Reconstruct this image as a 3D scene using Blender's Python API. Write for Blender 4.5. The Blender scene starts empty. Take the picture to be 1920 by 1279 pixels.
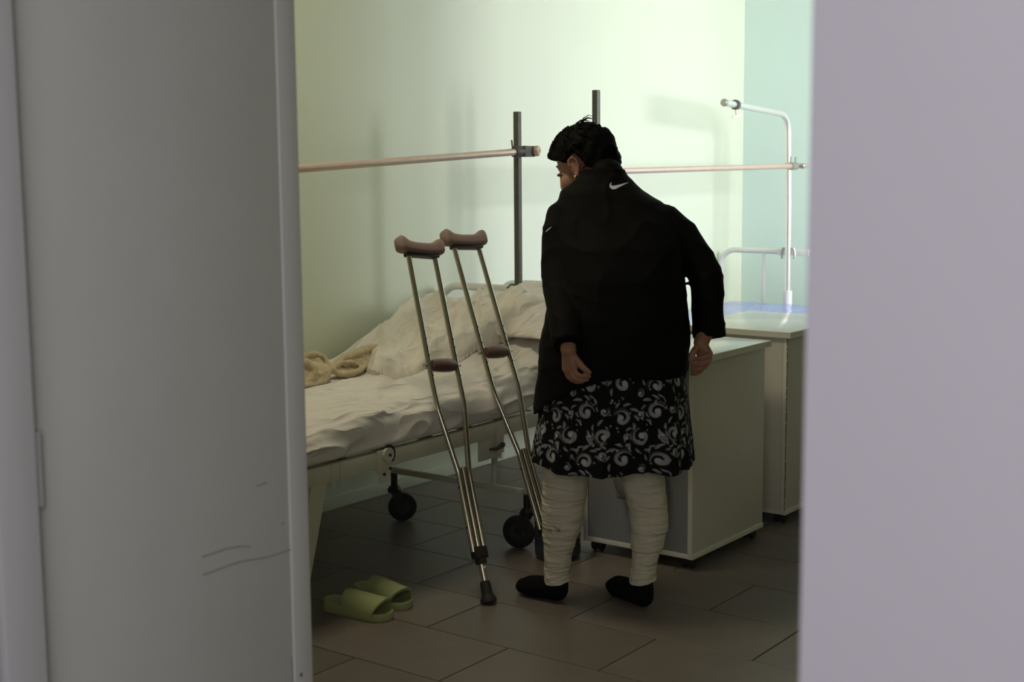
import bpy, bmesh, math, random
import numpy as np
from mathutils import Vector, Matrix, noise
from mathutils.bvhtree import BVHTree
random.seed(7); np.random.seed(7)
S = bpy.context.scene
COL = S.collection
PI = math.pi

# ------------------------------------------------------------------ camera
H = 1.45
YAW, PITCH, ROLL = math.radians(36.7), math.radians(7.45), math.radians(0.45)
FW0 = Vector((math.cos(YAW), math.sin(YAW), 0)); RT0 = Vector((math.sin(YAW), -math.cos(YAW), 0)); UP0 = Vector((0, 0, 1))
FW = FW0*math.cos(PITCH) - UP0*math.sin(PITCH)
UPV = FW0*math.sin(PITCH) + UP0*math.cos(PITCH)
RT = RT0*math.cos(ROLL) - UPV*math.sin(ROLL)
UP = UPV*math.cos(ROLL) + RT0*math.sin(ROLL)
cd = bpy.data.cameras.new('camera'); cam = bpy.data.objects.new('camera', cd); COL.objects.link(cam)
cam.matrix_world = Matrix(((RT.x, UP.x, -FW.x, 0), (RT.y, UP.y, -FW.y, 0), (RT.z, UP.z, -FW.z, H), (0, 0, 0, 1)))
cd.sensor_width = 36; cd.lens = 2600/1920*36; cd.clip_start = .02
cd.dof.use_dof = True; cd.dof.focus_distance = 4.75; cd.dof.aperture_fstop = 6.6
S.camera = cam

# ------------------------------------------------------------------ world, lights, exposure
w = bpy.data.worlds.new('world'); S.world = w; w.use_nodes = True
w.node_tree.nodes['Background'].inputs[0].default_value = (.72, .85, 1, 1)
w.node_tree.nodes['Background'].inputs[1].default_value = 1.0
S.view_settings.view_transform = 'Standard'; S.view_settings.look = 'None'
S.view_settings.gamma = 1; S.view_settings.use_curve_mapping = False
S.view_settings.exposure = 0.0

def area(name, loc, direction, sx, sy, power, color):
    l = bpy.data.lights.new(name, 'AREA'); l.shape = 'RECTANGLE'; l.size = sx; l.size_y = sy
    l.energy = power; l.color = color
    o = bpy.data.objects.new(name, l); COL.objects.link(o)
    o.location = loc; o.rotation_euler = Vector(direction).to_track_quat('-Z', 'Y').to_euler()
    return o
area('window_daylight', (6.85, .215, 1.84), (.0, 1, -.05), 1.45, 1.2, 150, (.965, .95, 1))
area('corridor_fill', (-.95, -.28, 1.7), (1, .4, -.03), 1.8, 1.7, 21.5, (1, .965, 1.0))  # added fill behind the camera for wall and door leaf, no window built
area('corridor_top_fill', (-.7, -.5, 2.75), (.25, .25, -1), .6, .6, 16, (1, .95, .95))  # second added fill from above, brightens the open door leaf, no fixture
area('ceiling_lamp_light', (3.2, 3.1, 2.74), (0, 0, -1), .5, .5, 14, (1, .90, .64))  # stands in for an unseen ceiling lamp, warms bed and left wall

# ------------------------------------------------------------------ material helpers
def node(nt, t, **kw):
    n = nt.nodes.new(t)
    for k, v in kw.items():
        if k.startswith('i_'):
            k = k[2:]; k = int(k) if k.isdigit() else k
            n.inputs[k].default_value = v
        else: setattr(n, k, v)
    return n
def mat(name, col, rough=.6, metal=0, nscale=20, namp=.08, bump=0, bscale=60, bdist=.002, stretch=(1, 1, 1), vary=0, spec=.5, attr=None, trans=0, sheen=0, fold=None):
    m = bpy.data.materials.new(name); m.use_nodes = True; nt = m.node_tree
    b = nt.nodes['Principled BSDF']
    b.inputs['Roughness'].default_value = rough; b.inputs['Metallic'].default_value = metal
    b.inputs['Specular IOR Level'].default_value = spec
    if sheen: b.inputs['Sheen Weight'].default_value = sheen
    tc = node(nt, 'ShaderNodeTexCoord'); mp = node(nt, 'ShaderNodeMapping'); mp.inputs['Scale'].default_value = stretch
    nt.links.new(tc.outputs['Object'], mp.inputs[0])
    n = node(nt, 'ShaderNodeTexNoise', i_Scale=nscale, i_Detail=5); nt.links.new(mp.outputs[0], n.inputs['Vector'])
    mx = node(nt, 'ShaderNodeMix', data_type='RGBA', blend_type='MIX')
    c = Vector(col)
    mx.inputs[6].default_value = (*[max(0, x*(1-namp)) for x in c], 1); mx.inputs[7].default_value = (*[min(1, x*(1+namp)) for x in c], 1)
    nt.links.new(n.outputs[0], mx.inputs[0])
    out = mx.outputs[2]
    if attr:
        a = node(nt, 'ShaderNodeAttribute', attribute_name=attr); m2 = node(nt, 'ShaderNodeMix', data_type='RGBA', blend_type='MULTIPLY')
        m2.inputs[0].default_value = 1
        nt.links.new(out, m2.inputs[6]); nt.links.new(a.outputs['Color'], m2.inputs[7]); out = m2.outputs[2]
    if vary:
        oi = node(nt, 'ShaderNodeObjectInfo'); mr = node(nt, 'ShaderNodeMapRange'); mr.inputs[3].default_value = 1-vary; mr.inputs[4].default_value = 1+vary
        nt.links.new(oi.outputs['Random'], mr.inputs[0])
        m3 = node(nt, 'ShaderNodeMix', data_type='RGBA', blend_type='MULTIPLY'); m3.inputs[0].default_value = 1
        nt.links.new(out, m3.inputs[6]); nt.links.new(mr.outputs[0], m3.inputs[7]); out = m3.outputs[2]
    nt.links.new(out, b.inputs['Base Color'])
    if bump:
        n2 = node(nt, 'ShaderNodeTexNoise', i_Scale=bscale, i_Detail=4); nt.links.new(mp.outputs[0], n2.inputs['Vector'])
        bp = node(nt, 'ShaderNodeBump', i_Strength=bump, i_Distance=bdist)
        nt.links.new(n2.outputs[0], bp.inputs['Height']); nt.links.new(bp.outputs[0], b.inputs['Normal'])
        if fold:                                            # creases: ridged, stretched, warped noise
            sc, st, dist, rz = fold
            m2 = node(nt, 'ShaderNodeMapping'); m2.inputs['Scale'].default_value = st; m2.inputs['Rotation'].default_value = (0, 0, rz)
            nt.links.new(tc.outputs['Object'], m2.inputs[0])
            n3 = node(nt, 'ShaderNodeTexNoise', i_Scale=sc, i_Detail=2, i_Roughness=.4, i_Distortion=.6); nt.links.new(m2.outputs[0], n3.inputs['Vector'])
            a1 = node(nt, 'ShaderNodeMath', operation='SUBTRACT'); a1.inputs[1].default_value = .5; nt.links.new(n3.outputs[0], a1.inputs[0])
            a2 = node(nt, 'ShaderNodeMath', operation='ABSOLUTE'); nt.links.new(a1.outputs[0], a2.inputs[0])
            a3 = node(nt, 'ShaderNodeMath', operation='MULTIPLY'); a3.inputs[1].default_value = -5; a3.use_clamp = False; nt.links.new(a2.outputs[0], a3.inputs[0])
            a4 = node(nt, 'ShaderNodeMath', operation='EXPONENT'); nt.links.new(a3.outputs[0], a4.inputs[0])
            b2 = node(nt, 'ShaderNodeBump', i_Strength=1.0, i_Distance=dist)
            nt.links.new(a4.outputs[0], b2.inputs['Height']); nt.links.new(bp.outputs[0], b2.inputs['Normal']); nt.links.new(b2.outputs[0], b.inputs['Normal'])
    if trans:
        b.inputs['Transmission Weight'].default_value = trans
    return m
M = {}
M['wall_green'] = mat('wall_green', (.68, .725, .57), .55, nscale=1.5, namp=.04, bump=.25, bscale=25, bdist=.002)
M['wall_mint'] = mat('wall_mint', (.74, .89, .83), .55, nscale=1.5, namp=.04, bump=.25, bscale=25, bdist=.002)
M['wall_corridor'] = mat('wall_corridor', (.53, .51, .565), .6, nscale=3, namp=.03, bump=.2, bscale=40, bdist=.001)
M['ceiling'] = mat('ceiling', (.75, .76, .70), .8)
M['grout'] = mat('grout', (.03, .027, .025), .9, nscale=40, namp=.3)
M['tile'] = mat('tile', (.175, .144, .126), .36, nscale=9, namp=.16, bump=.15, bscale=14, bdist=.002, vary=.10, spec=.4)
M['door'] = mat('door_paint', (.635, .63, .625), .45, nscale=6, namp=.04, bump=.15, bscale=18, bdist=.002)
M['casing'] = mat('casing_paint', (.56, .555, .575), .5, nscale=8, namp=.06, bump=.3, bscale=60, bdist=.001, stretch=(1, 1, .1))
M['dark_gap'] = mat('dark_mark', (.16, .15, .155), .8)
M['scuff'] = mat('scuff', (.34, .325, .33), .7)
M['bed_paint'] = mat('bed_paint', (.62, .61, .47), .4, nscale=15, namp=.08)
M['white_paint'] = mat('white_paint', (.80, .79, .74), .35, nscale=15, namp=.05)
M['dark_steel'] = mat('dark_steel', (.13, .125, .105), .55, .5, nscale=40, namp=.25)
M['warm_steel'] = mat('warm_steel', (.72, .54, .45), .4, .6, nscale=30, namp=.08)
M['chrome'] = mat('chrome', (.86, .84, .80), .3, .75, nscale=30, namp=.05)
M['crutch_steel'] = mat('crutch_steel', (.58, .52, .43), .2, 1.0, nscale=60, namp=.08)
M['zinc'] = mat('zinc', (.50, .47, .42), .4, .85, nscale=40, namp=.15)
M['rubber'] = mat('rubber', (.016, .016, .017), .6, nscale=40, namp=.3)
M['caster_metal'] = mat('caster_metal', (.05, .048, .046), .45, .6)
M['hub'] = mat('hub', (.035, .035, .04), .5)
M['pad'] = mat('crutch_pad', (.285, .19, .165), .65, nscale=60, namp=.12, bump=.3, bscale=120, bdist=.001)
M['grip'] = mat('crutch_grip', (.15, .085, .075), .4, nscale=40, namp=.1)
M['sheet'] = mat('sheet_cotton', (.78, .725, .665), .85, nscale=5, namp=.05, bump=.35, bscale=45, bdist=.004, sheen=.2, fold=(3.2, (1, 3.2, 2.2), .016, .25))
M['duvet'] = mat('blanket_cotton', (.77, .725, .645), .85, nscale=4, namp=.05, bump=.35, bscale=40, bdist=.004, sheen=.2, fold=(4.0, (1, 2.4, 2), .014, .6))
M['pillow'] = mat('pillow_cotton', (.77, .705, .65), .85, nscale=5, namp=.05, bump=.3, bscale=40, bdist=.004, fold=(5, (1, 2, 2), .010, .4))
M['towel'] = mat('beige_towel', (.58, .47, .285), .95, nscale=30, namp=.12, bump=.6, bscale=220, bdist=.002, sheen=.3, fold=(6, (1, 1.6, 1.5), .014, .9))
M['oilcloth'] = mat('blue_oilcloth', (.27, .31, .70), .13, nscale=6, namp=.15, bump=.5, bscale=7, bdist=.02)
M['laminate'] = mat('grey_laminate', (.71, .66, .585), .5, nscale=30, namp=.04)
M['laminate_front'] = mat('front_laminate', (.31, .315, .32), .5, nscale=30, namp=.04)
M['laminate_top'] = mat('white_laminate', (.76, .75, .71), .16, nscale=30, namp=.03)
M['edge_band'] = mat('edge_band', (.80, .78, .66), .45, nscale=30, namp=.05)
M['chipped'] = mat('chipped_board', (.10, .06, .035), .9, nscale=80, namp=.4)
M['skin'] = mat('skin', (.36, .175, .11), .5, nscale=30, namp=.10, bump=.15, bscale=120, bdist=.001)
M['hair'] = mat('hair', (.0022, .002, .002), .7, nscale=60, namp=.4, spec=.08)
M['jacket'] = mat('black_jacket', (.0032, .0030, .0032), .8, nscale=30, namp=.2, bump=.2, bscale=30, bdist=.003, spec=.12)
M['logo'] = mat('logo_white', (.72, .70, .74), .5)
M['skirt'] = mat('printed_skirt', (1, 1, 1), .8, nscale=90, namp=.05, bump=.1, attr='print', spec=.2)
M['bandage'] = mat('gauze', (.66, .61, .48), .95, nscale=14, namp=.07, bump=.55, bscale=150, bdist=.0035, stretch=(.25, .25, 1.3), fold=(9, (.5, .5, 3.5), .006, 0))
M['ink'] = mat('ink', (.08, .075, .07), .8)
M['sock'] = mat('black_sock', (.006, .0055, .0065), .95, nscale=60, namp=.3, bump=.4, bscale=200, bdist=.001, spec=.15)
M['gold'] = mat('gold', (.8, .6, .25), .25, 1)
M['eye'] = mat('eye_white', (.75, .72, .68), .2)
M['slide'] = mat('green_foam', (.33, .36, .165), .65, nscale=30, namp=.06, bump=.2, bscale=120, bdist=.001)
M['cap_blue'] = mat('cap_blue', (.05, .16, .55), .4)
M['hole'] = mat('hole_black', (.01, .01, .01), .8)

def clear(name, col, rough=.05, alpha=.35, bump=.3):
    """thin clear plastic / glass: transparent tint + gloss"""
    m = bpy.data.materials.new(name); m.use_nodes = True; nt = m.node_tree
    for n in list(nt.nodes): nt.nodes.remove(n)
    out = node(nt, 'ShaderNodeOutputMaterial'); tr = node(nt, 'ShaderNodeBsdfTransparent'); gl = node(nt, 'ShaderNodeBsdfGlossy', i_Roughness=rough)
    df = node(nt, 'ShaderNodeBsdfDiffuse'); df.inputs[0].default_value = (*col, 1)
    tr.inputs[0].default_value = (*[.55+.45*c for c in col], 1)
    n = node(nt, 'ShaderNodeTexNoise', i_Scale=25.0); bp = node(nt, 'ShaderNodeBump', i_Strength=bump, i_Distance=.004)
    nt.links.new(n.outputs[0], bp.inputs['Height']); nt.links.new(bp.outputs[0], gl.inputs['Normal'])
    m1 = node(nt, 'ShaderNodeMixShader', i_0=alpha); m2 = node(nt, 'ShaderNodeMixShader')
    fr = node(nt, 'ShaderNodeFresnel', i_IOR=1.45)
    nt.links.new(fr.outputs[0], m2.inputs[0])
    nt.links.new(tr.outputs[0], m1.inputs[1]); nt.links.new(df.outputs[0], m1.inputs[2])
    nt.links.new(m1.outputs[0], m2.inputs[1]); nt.links.new(gl.outputs[0], m2.inputs[2]); nt.links.new(m2.outputs[0], out.inputs[0])
    return m
M['glass'] = clear('window_glass', (.95, .98, 1), .02, .03)
M['bottle'] = clear('clear_blue_plastic', (.50, .60, .72), .05, .10, 0.0)
M['bag'] = clear('clear_bag_plastic', (.62, .63, .62), .2, .2, .12)

# ------------------------------------------------------------------ mesh helpers
class MB:
    def __init__(s): s.v = []; s.f = []
    def add(s, vs, fs):
        o = len(s.v); s.v += [tuple(x) for x in vs]; s.f += [tuple(i+o for i in f) for f in fs]; return s
    def box(s, a, b, bev=0):
        a = Vector(a); b = Vector(b)
        lo = Vector([min(p, q) for p, q in zip(a, b)]); hi = Vector([max(p, q) for p, q in zip(a, b)])
        bm = bmesh.new(); bmesh.ops.create_cube(bm, size=1)
        for v in bm.verts: v.co = Vector([l+(h-l)*(c+.5) for l, h, c in zip(lo, hi, v.co)])
        if bev: bmesh.ops.bevel(bm, geom=bm.edges[:], offset=bev, segments=2, affect='EDGES', profile=.6)
        bm.verts.index_update()
        s.add([v.co.copy() for v in bm.verts], [[v.index for v in f.verts] for f in bm.faces]); bm.free(); return s
    def obox(s, c, ax, ay, az, bev=0):
        """oriented box: centre and three half-axis vectors"""
        t = MB().box((-1, -1, -1), (1, 1, 1)); c = Vector(c); ax, ay, az = Vector(ax), Vector(ay), Vector(az)
        if bev:
            lx, ly, lz = ax.length, ay.length, az.length
            t = MB().box((-lx, -ly, -lz), (lx, ly, lz), bev); ax, ay, az = ax/lx, ay/ly, az/lz
        s.add([c+ax*v[0]+ay*v[1]+az*v[2] for v in t.v], t.f); return s
    def loft(s, rings, cap=True, closed=True):
        n = len(rings[0]); vs = [p for r in rings for p in r]; fs = []
        for i in range(len(rings)-1):
            for j in range(n if closed else n-1):
                k = (j+1) % n; fs.append((i*n+j, i*n+k, (i+1)*n+k, (i+1)*n+j))
        if cap:
            fs.append(tuple(range(n))[::-1]); fs.append(tuple((len(rings)-1)*n+j for j in range(n)))
        return s.add(vs, fs)
    def tube(s, pts, r, seg=10, cap=True):
        pts = [Vector(p) for p in pts]; n = len(pts); rs = r if isinstance(r, (list, tuple)) else [r]*n
        T = [(pts[min(i+1, n-1)]-pts[max(i-1, 0)]).normalized() for i in range(n)]
        a = Vector((0, 0, 1)) if abs(T[0].z) < .9 else Vector((1, 0, 0))
        u = (a - T[0]*a.dot(T[0])).normalized(); rings = []
        for i in range(n):
            u = (u - T[i]*u.dot(T[i])).normalized(); v = T[i].cross(u)
            rings.append([pts[i]+(u*math.cos(2*PI*j/seg)+v*math.sin(2*PI*j/seg))*rs[i] for j in range(seg)])
        return s.loft(rings, cap)
    def capsule(s, a, b, ra, rb, seg=12):
        a, b = Vector(a), Vector(b); d = (b-a); L = d.length; d = d/L if L > 1e-6 else Vector((0, 0, 1))
        pts = []; rs = []
        for t in (-.98, -.8, -.45, 0): pts.append(a+d*ra*t); rs.append(ra*math.sqrt(max(1-t*t, .01)))
        for t in (0, .45, .8, .98): pts.append(b+d*rb*t); rs.append(rb*math.sqrt(max(1-t*t, .01)))
        if L < 1e-6: pts.pop(4); rs.pop(4)
        return s.tube(pts, rs, seg)
    def chain(s, pts, rs, seg=12):
        for i in range(len(pts)-1): s.capsule(pts[i], pts[i+1], rs[i], rs[i+1], seg)
        return s
    def ellipsoid(s, c, rad, basis=None, seg=24, rg=14):
        c = Vector(c); rings = []
        bx = basis or (Vector((1, 0, 0)), Vector((0, 1, 0)), Vector((0, 0, 1)))
        for i in range(rg+1):
            t = -PI/2 + PI*(i+.02 if i == 0 else i-.02 if i == rg else i)/rg
            rings.append([c+bx[0]*rad[0]*math.cos(t)*math.cos(2*PI*j/seg)+bx[1]*rad[1]*math.cos(t)*math.sin(2*PI*j/seg)+bx[2]*rad[2]*math.sin(t) for j in range(seg)])
        return s.loft(rings)
    def lathe(s, prof, o, axis=(0, 0, 1), seg=20, cap=True):
        o = Vector(o); ax = Vector(axis).normalized(); a = Vector((1, 0, 0)) if abs(ax.x) < .9 else Vector((0, 1, 0))
        u = (a-ax*a.dot(ax)).normalized(); v = ax.cross(u)
        return s.loft([[o+ax*h+(u*math.cos(2*PI*j/seg)+v*math.sin(2*PI*j/seg))*max(r, 1e-4) for j in range(seg)] for r, h in prof], cap)
    def mesh(s, name, off=Vector((0, 0, 0)), smooth=True, angle=35):
        me = bpy.data.meshes.new(name); me.from_pydata([tuple(Vector(v)-off) for v in s.v], [], s.f); me.update()
        bm = bmesh.new(); bm.from_mesh(me); bmesh.ops.recalc_face_normals(bm, faces=bm.faces); bm.to_mesh(me); bm.free()
        if smooth:
            me.shade_smooth() if hasattr(me, 'shade_smooth') else None
            me.set_sharp_from_angle(angle=math.radians(angle))
        return me
ORIG = {}
def tag(o, label, cat, group=None, kind=None):
    if label: o['label'] = label
    if cat: o['category'] = cat
    if group: o['group'] = group
    if kind: o['kind'] = kind
    return o
def thing(name, loc, label, cat, group=None):
    o = bpy.data.objects.new(name, None); COL.objects.link(o); o.location = loc; o.empty_display_size = .1
    ORIG[o.name] = Vector(loc); return tag(o, label, cat, group)
def part(name, mb, m, parent=None, smooth=True, angle=35, label=None, loc=None):
    """mb in world space (or a finished mesh); child of parent"""
    if parent is not None: off = ORIG[parent.name]
    else: off = Vector(loc) if loc is not None else Vector((0, 0, 0))
    me = mb.mesh(name, off, smooth, angle) if isinstance(mb, MB) else mb
    if not isinstance(mb, MB): me.transform(Matrix.Translation(-off))
    o = bpy.data.objects.new(name, me); COL.objects.link(o); me.materials.append(M[m] if isinstance(m, str) else m)
    ORIG[o.name] = off
    if parent is not None: o.parent = parent
    else: o.location = off
    if label: o['label'] = label
    return o
def struct(name, mb, m, label=None, **k):
    o = part(name, mb, m, **k); o['kind'] = 'structure'
    if label: o['label'] = label
    return o
def solid(mb, voxel, smooth=3, fac=.5):
    """union of overlapping closed pieces into one continuous surface"""
    me = bpy.data.meshes.new('tmp'); me.from_pydata([tuple(v) for v in mb.v], [], mb.f); me.update()
    bm = bmesh.new(); bm.from_mesh(me); bmesh.ops.recalc_face_normals(bm, faces=bm.faces); bm.to_mesh(me); bm.free()
    o = bpy.data.objects.new('tmp', me); COL.objects.link(o)
    r = o.modifiers.new('r', 'REMESH'); r.mode = 'VOXEL'; r.voxel_size = voxel; r.use_smooth_shade = True
    if smooth: q = o.modifiers.new('s', 'SMOOTH'); q.iterations = smooth; q.factor = fac
    dg = bpy.context.evaluated_depsgraph_get(); dg.update()
    out = bpy.data.meshes.new_from_object(o.evaluated_get(dg)); bpy.data.objects.remove(o); bpy.data.meshes.remove(me)
    for p in out.polygons: p.use_smooth = True
    return out
def displace(me, fn):
    n = len(me.vertices); me.update(); co = [v.co.copy() for v in me.vertices]; no = [v.normal.copy() for v in me.vertices]
    for i in range(n): me.vertices[i].co = co[i]+no[i]*fn(co[i], no[i])
    me.update()
def copy_tree(o, parent=None):
    c = o.copy(); COL.objects.link(c); ORIG[c.name] = ORIG[o.name]
    if parent is not None: c.parent = parent
    for ch in list(o.children): copy_tree(ch, c)
    return c
def sstep(a, b, x):
    t = min(1, max(0, (x-a)/(b-a))); return t*t*(3-2*t)
def interp(x, xs, ys): return float(np.interp(x, xs, ys))

# ------------------------------------------------------------------ room shell
XB, YL, YR, ZC = 7.78, 4.01, .30, 2.8
XF0, XF1 = .82, .94
DY0, DY1 = .376, 1.41           # doorway
struct('floor', MB().box((-2.6, -2.2, -.12), (XB+.15, YL+.15, -.005)), 'grout')
fl = bpy.data.objects['floor']
struct('ceiling', MB().box((-2.6, -2.2, ZC), (XB+.15, YL+.15, ZC+.12)), 'ceiling')
struct('wall_left', MB().box((XF1, YL, -.005), (XB+.15, YL+.15, ZC)), 'wall_green')
WZ0, WZ1 = 1.17, 2.5
WX0, WX1 = 6.05, 7.65
struct('wall_back', MB().box((XB, YR, -.005), (XB+.15, YL, ZC)), 'wall_mint')
struct('wall_right', MB().box((XF1, YR-.15, -.005), (WX0, YR, ZC)).box((WX1, YR-.15, -.005), (XB+.15, YR, ZC)).box((WX0, YR-.15, -.005), (WX1, YR, WZ0)).box((WX0, YR-.15, WZ1), (WX1, YR, ZC)), 'wall_green')
struct('wall_light_block', MB().box((5.60, YR, -.005), (5.72, 2.17, ZC)), 'wall_green')      # unseen partition, added to keep window light off the person and near bed
struct('wall_front', MB().box((XF0, -2.2, -.005), (XF1, DY0, ZC)).box((XF0, DY1, -.005), (XF1, YL+.15, ZC)).box((XF0, DY0, 2.12), (XF1, DY1, ZC)), 'wall_corridor')
struct('wall_corridor', MB().box((-2.6, YL, -.005), (XF0, YL+.15, ZC)).box((-2.6, -2.35, -.005), (XF0, -2.2, ZC)).box((-2.75, -2.2, -.005), (-2.6, YL, ZC)), 'wall_corridor')
# door casing on the left side of the opening
struct('trim_1', MB().box((XF0-.012, DY1-.002, -.005), (XF0+.03, DY1-.020, 2.11), .004).box((XF0+.03, DY1-.002, -.005), (XF0+.055, DY1-.012, 2.11), .003).box((XF0+.062, DY1-.002, -.005), (XF1-.004, DY1-.024, 2.11), .004), 'casing')
# unseen window in the right wall, set to light the far corner
def window(name, P, a0, a1):
    """P(along, out, z): point on the wall plane, measured along the wall, outwards and up"""
    am = (a0+a1)/2; m = MB()
    for q in ((a0, a0+.07, WZ0, WZ1), (a1-.07, a1, WZ0, WZ1), (a0+.07, a1-.07, WZ0, WZ0+.07), (a0+.07, a1-.07, WZ1-.07, WZ1), (am-.04, am+.04, WZ0+.07, WZ1-.07)):
        m.box(P(q[0], .03, q[2]), P(q[1], .10, q[3]), .005)
    wn = struct(name, m, 'white_paint')
    for p, q in ((a0+.06, am-.03), (am+.03, a1-.06)):
        part('pane', MB().box(P(p, .06, WZ0+.06), P(q, .066, WZ1-.06)), 'glass', wn, smooth=False)
    part('window_sill', MB().box(P(a0-.05, -.12, WZ0-.04), P(a1+.05, .03, WZ0), .008), 'white_paint', wn)
window('window_1', lambda a, o, z: (a, YR-o, z), WX0, WX1)
struct('baseboard_left', MB().box((XF1, YL-.012, 0), (XB, YL, .055), .003), 'wall_green')

# floor tiles, running bond
PX, TL, G = .3267, .64, .0045
tiles = {}
def tile_mesh(lx, ly):
    k = (round(lx, 3), round(ly, 3))
    if k not in tiles:
        b = .0010; t = -.0; z1 = t-.0009; lo = -.006
        o = [(0, 0), (lx, 0), (lx, ly), (0, ly)]; i = [(b, b), (lx-b, b), (lx-b, ly-b), (b, ly-b)]
        m = MB().loft([[(x, y, lo) for x, y in o], [(x, y, z1) for x, y in o], [(x, y, t) for x, y in i]])
        me = m.mesh('tile', smooth=False); me.materials.append(M['tile']); tiles[k] = me
    return tiles[k]
k0 = math.floor((XF1-2.87)/PX); k1 = math.ceil((XB-2.87)/PX)
for k in range(k0, k1+1):
    x0 = max(2.87+k*PX, XF1); x1 = min(2.87+(k+1)*PX, XB)
    if x1-x0 < .02: continue
    j0 = 2.405 + (0 if k % 2 == 0 else .32)
    j = math.floor((YR-j0)/TL)
    while j0+j*TL < YL:
        y0 = max(j0+j*TL, YR); y1 = min(j0+(j+1)*TL, YL); j += 1
        if y1-y0 < .02: continue
        o = bpy.data.objects.new('tile', tile_mesh(x1-x0-G, y1-y0-G)); COL.objects.link(o); o.parent = fl
        o.location = (x0+G/2, y0+G/2, random.uniform(-.0006, 0))

# door leaf, opened into the room
hx, hy = .945, 1.405; ang = math.radians(8); dl = .52
U = Vector((math.cos(ang), math.sin(ang), 0)); V = Vector((math.sin(ang), -math.cos(ang), 0))   # V points at the viewer's side
hp = Vector((hx, hy, 0))
def dbox(mb, a, b, c, d, z0, z1, bev=.002):
    return mb.obox(hp+U*(a+b)/2+V*(c+d)/2+Vector((0, 0, (z0+z1)/2)), U*(b-a)/2, V*(d-c)/2, Vector((0, 0, (z1-z0)/2)), bev)
door = struct('door_1', dbox(MB(), .004, dl-.045, -.04, 0, .012, 2.09), 'door')
part('door_edge_strip', dbox(MB(), dl-.0445, dl, -.042, .0020, .012, 2.09, .003), 'door', door)
p0 = hp+U*(.489)+V*.0025+Vector((0, 0, .676))
part('screw', MB().lathe([(.0032, 0), (.0032, .0006), (.001, .0010)], p0+Vector((0, 0, 0)), V, 10), 'dark_gap', door)
def stroke(mb, pts, wd):
    """thin flat mark on the door face"""
    P = [hp+U*u+V*.0008+Vector((0, 0, z)) for u, z in pts]
    for i in range(len(P)-1):
        d = (P[i+1]-P[i]); n = d.cross(V).normalized()*wd; e = V*.0006
        mb.add([P[i]-n-e, P[i+1]-n-e, P[i+1]+n-e, P[i]+n-e, P[i]-n, P[i+1]-n, P[i+1]+n, P[i]+n], [(4, 5, 6, 7), (0, 1, 5, 4), (1, 2, 6, 5), (2, 3, 7, 6), (3, 0, 4, 7)])
    return mb
for pts in ([(.281, .914), (.305, .9135), (.330, .913), (.361, .909), (.385, .902)], [(.281, .889), (.310, .888), (.337, .888), (.365, .886), (.419, .878), (.476, .875)], [(.400, .988), (.425, .988)], [(.468, .712), (.470, .69), (.4705, .66)], [(.455, .918), (.462, .92)]):
    part('scuff_mark', stroke(MB(), pts, .0009), 'scuff', door, smooth=False)
for zz in (.35, 1.05, 1.80):
    part('hinge', MB().lathe([(.006, 0), (.006, .09)], hp+V*.004+Vector((0, 0, zz)), (0, 0, 1), 10), 'casing', door)

# ------------------------------------------------------------------ beds
def caster(root, x, y, r, dx=0.0, dy=0.0, top=.2, name='caster'):
    """swivel caster: fork as part, wheel as sub-part"""
    d = Vector((dx, dy, 0)).normalized(); s = Vector((-d.y, d.x, 0)); c = Vector((x, y, r))
    ax = c - d*r*.55
    mb = MB().tube([Vector((ax.x, ax.y, r*2+.02)), Vector((ax.x, ax.y, top))], .014, 12).lathe([(.026, 0), (.028, .012), (.018, .026)], (ax.x, ax.y, r*2+.005), (0, 0, 1), 14)
    for sg in (-1, 1):
        o = s*sg*(.019)
        mb.loft([[ax+o+Vector((0, 0, r+.012))-d*.02, ax+o+Vector((0, 0, r+.012))+d*.022, c+o+d*.012, c+o-d*.012-Vector((0, 0, .012))], [ax+o*1.15+Vector((0, 0, r+.012))-d*.02, ax+o*1.15+Vector((0, 0, r+.012))+d*.022, c+o*1.15+d*.012, c+o*1.15-d*.012-Vector((0, 0, .012))]])
        mb.tube([c+o*.9, c+o*1.5], .007, 8)
    f = part(name, mb, 'caster_metal', root)
    wl = MB().lathe([(r*.45, -.015), (r*.8, -.015), (r*.95, -.013), (r, -.007), (r, .007), (r*.95, .013), (r*.8, .015), (r*.45, .015)], c, s, 28)
    part('wheel', wl, 'rubber', f)
    part('hub', MB().lathe([(r*.12, -.0172), (r*.5, -.0165), (r*.5, .0165), (r*.12, .0172)], c, s, 16), 'hub', f)
    return f

FZ0, FZ1 = .452, .508
def bed_frame(root, x0, x1, y0, y1, paint):
    part('side_rail', MB().box((x0, y0, FZ0), (x1, y0+.03, FZ1), .004), paint, root)
    part('side_rail', MB().box((x0, y1-.03, FZ0), (x1, y1, FZ1), .004), paint, root)
    part('end_rail', MB().box((x0, y0+.03, FZ0+.004), (x0+.03, y1-.03, FZ1-.004), .003), paint, root)
    part('end_rail', MB().box((x1-.03, y0+.03, FZ0+.004), (x1, y1-.03, FZ1-.004), .003), paint, root)
    n = 9
    for i in range(n):
        x = x0+.12+(x1-x0-.24)*i/(n-1)
        part('slat', MB().box((x-.03, y0+.03, FZ1-.016), (x+.03, y1-.03, FZ1-.010)), paint, root, smooth=False)
def arch(y0, y1, x, zb, zt, rr, n=8):
    pts = [Vector((x, y0, zb)), Vector((x, y0, zt-rr))]
    for i in range(1, n+1):
        a = PI/2*i/n; pts.append(Vector((x, y0+rr*(1-math.cos(a)), zt-rr+rr*math.sin(a))))
    for i in range(n+1):
        a = PI/2*i/n; pts.append(Vector((x, y1-rr+rr*math.sin(a), zt-rr+rr*math.cos(a))))
    pts.append(Vector((x, y1, zb))); return pts

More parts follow.
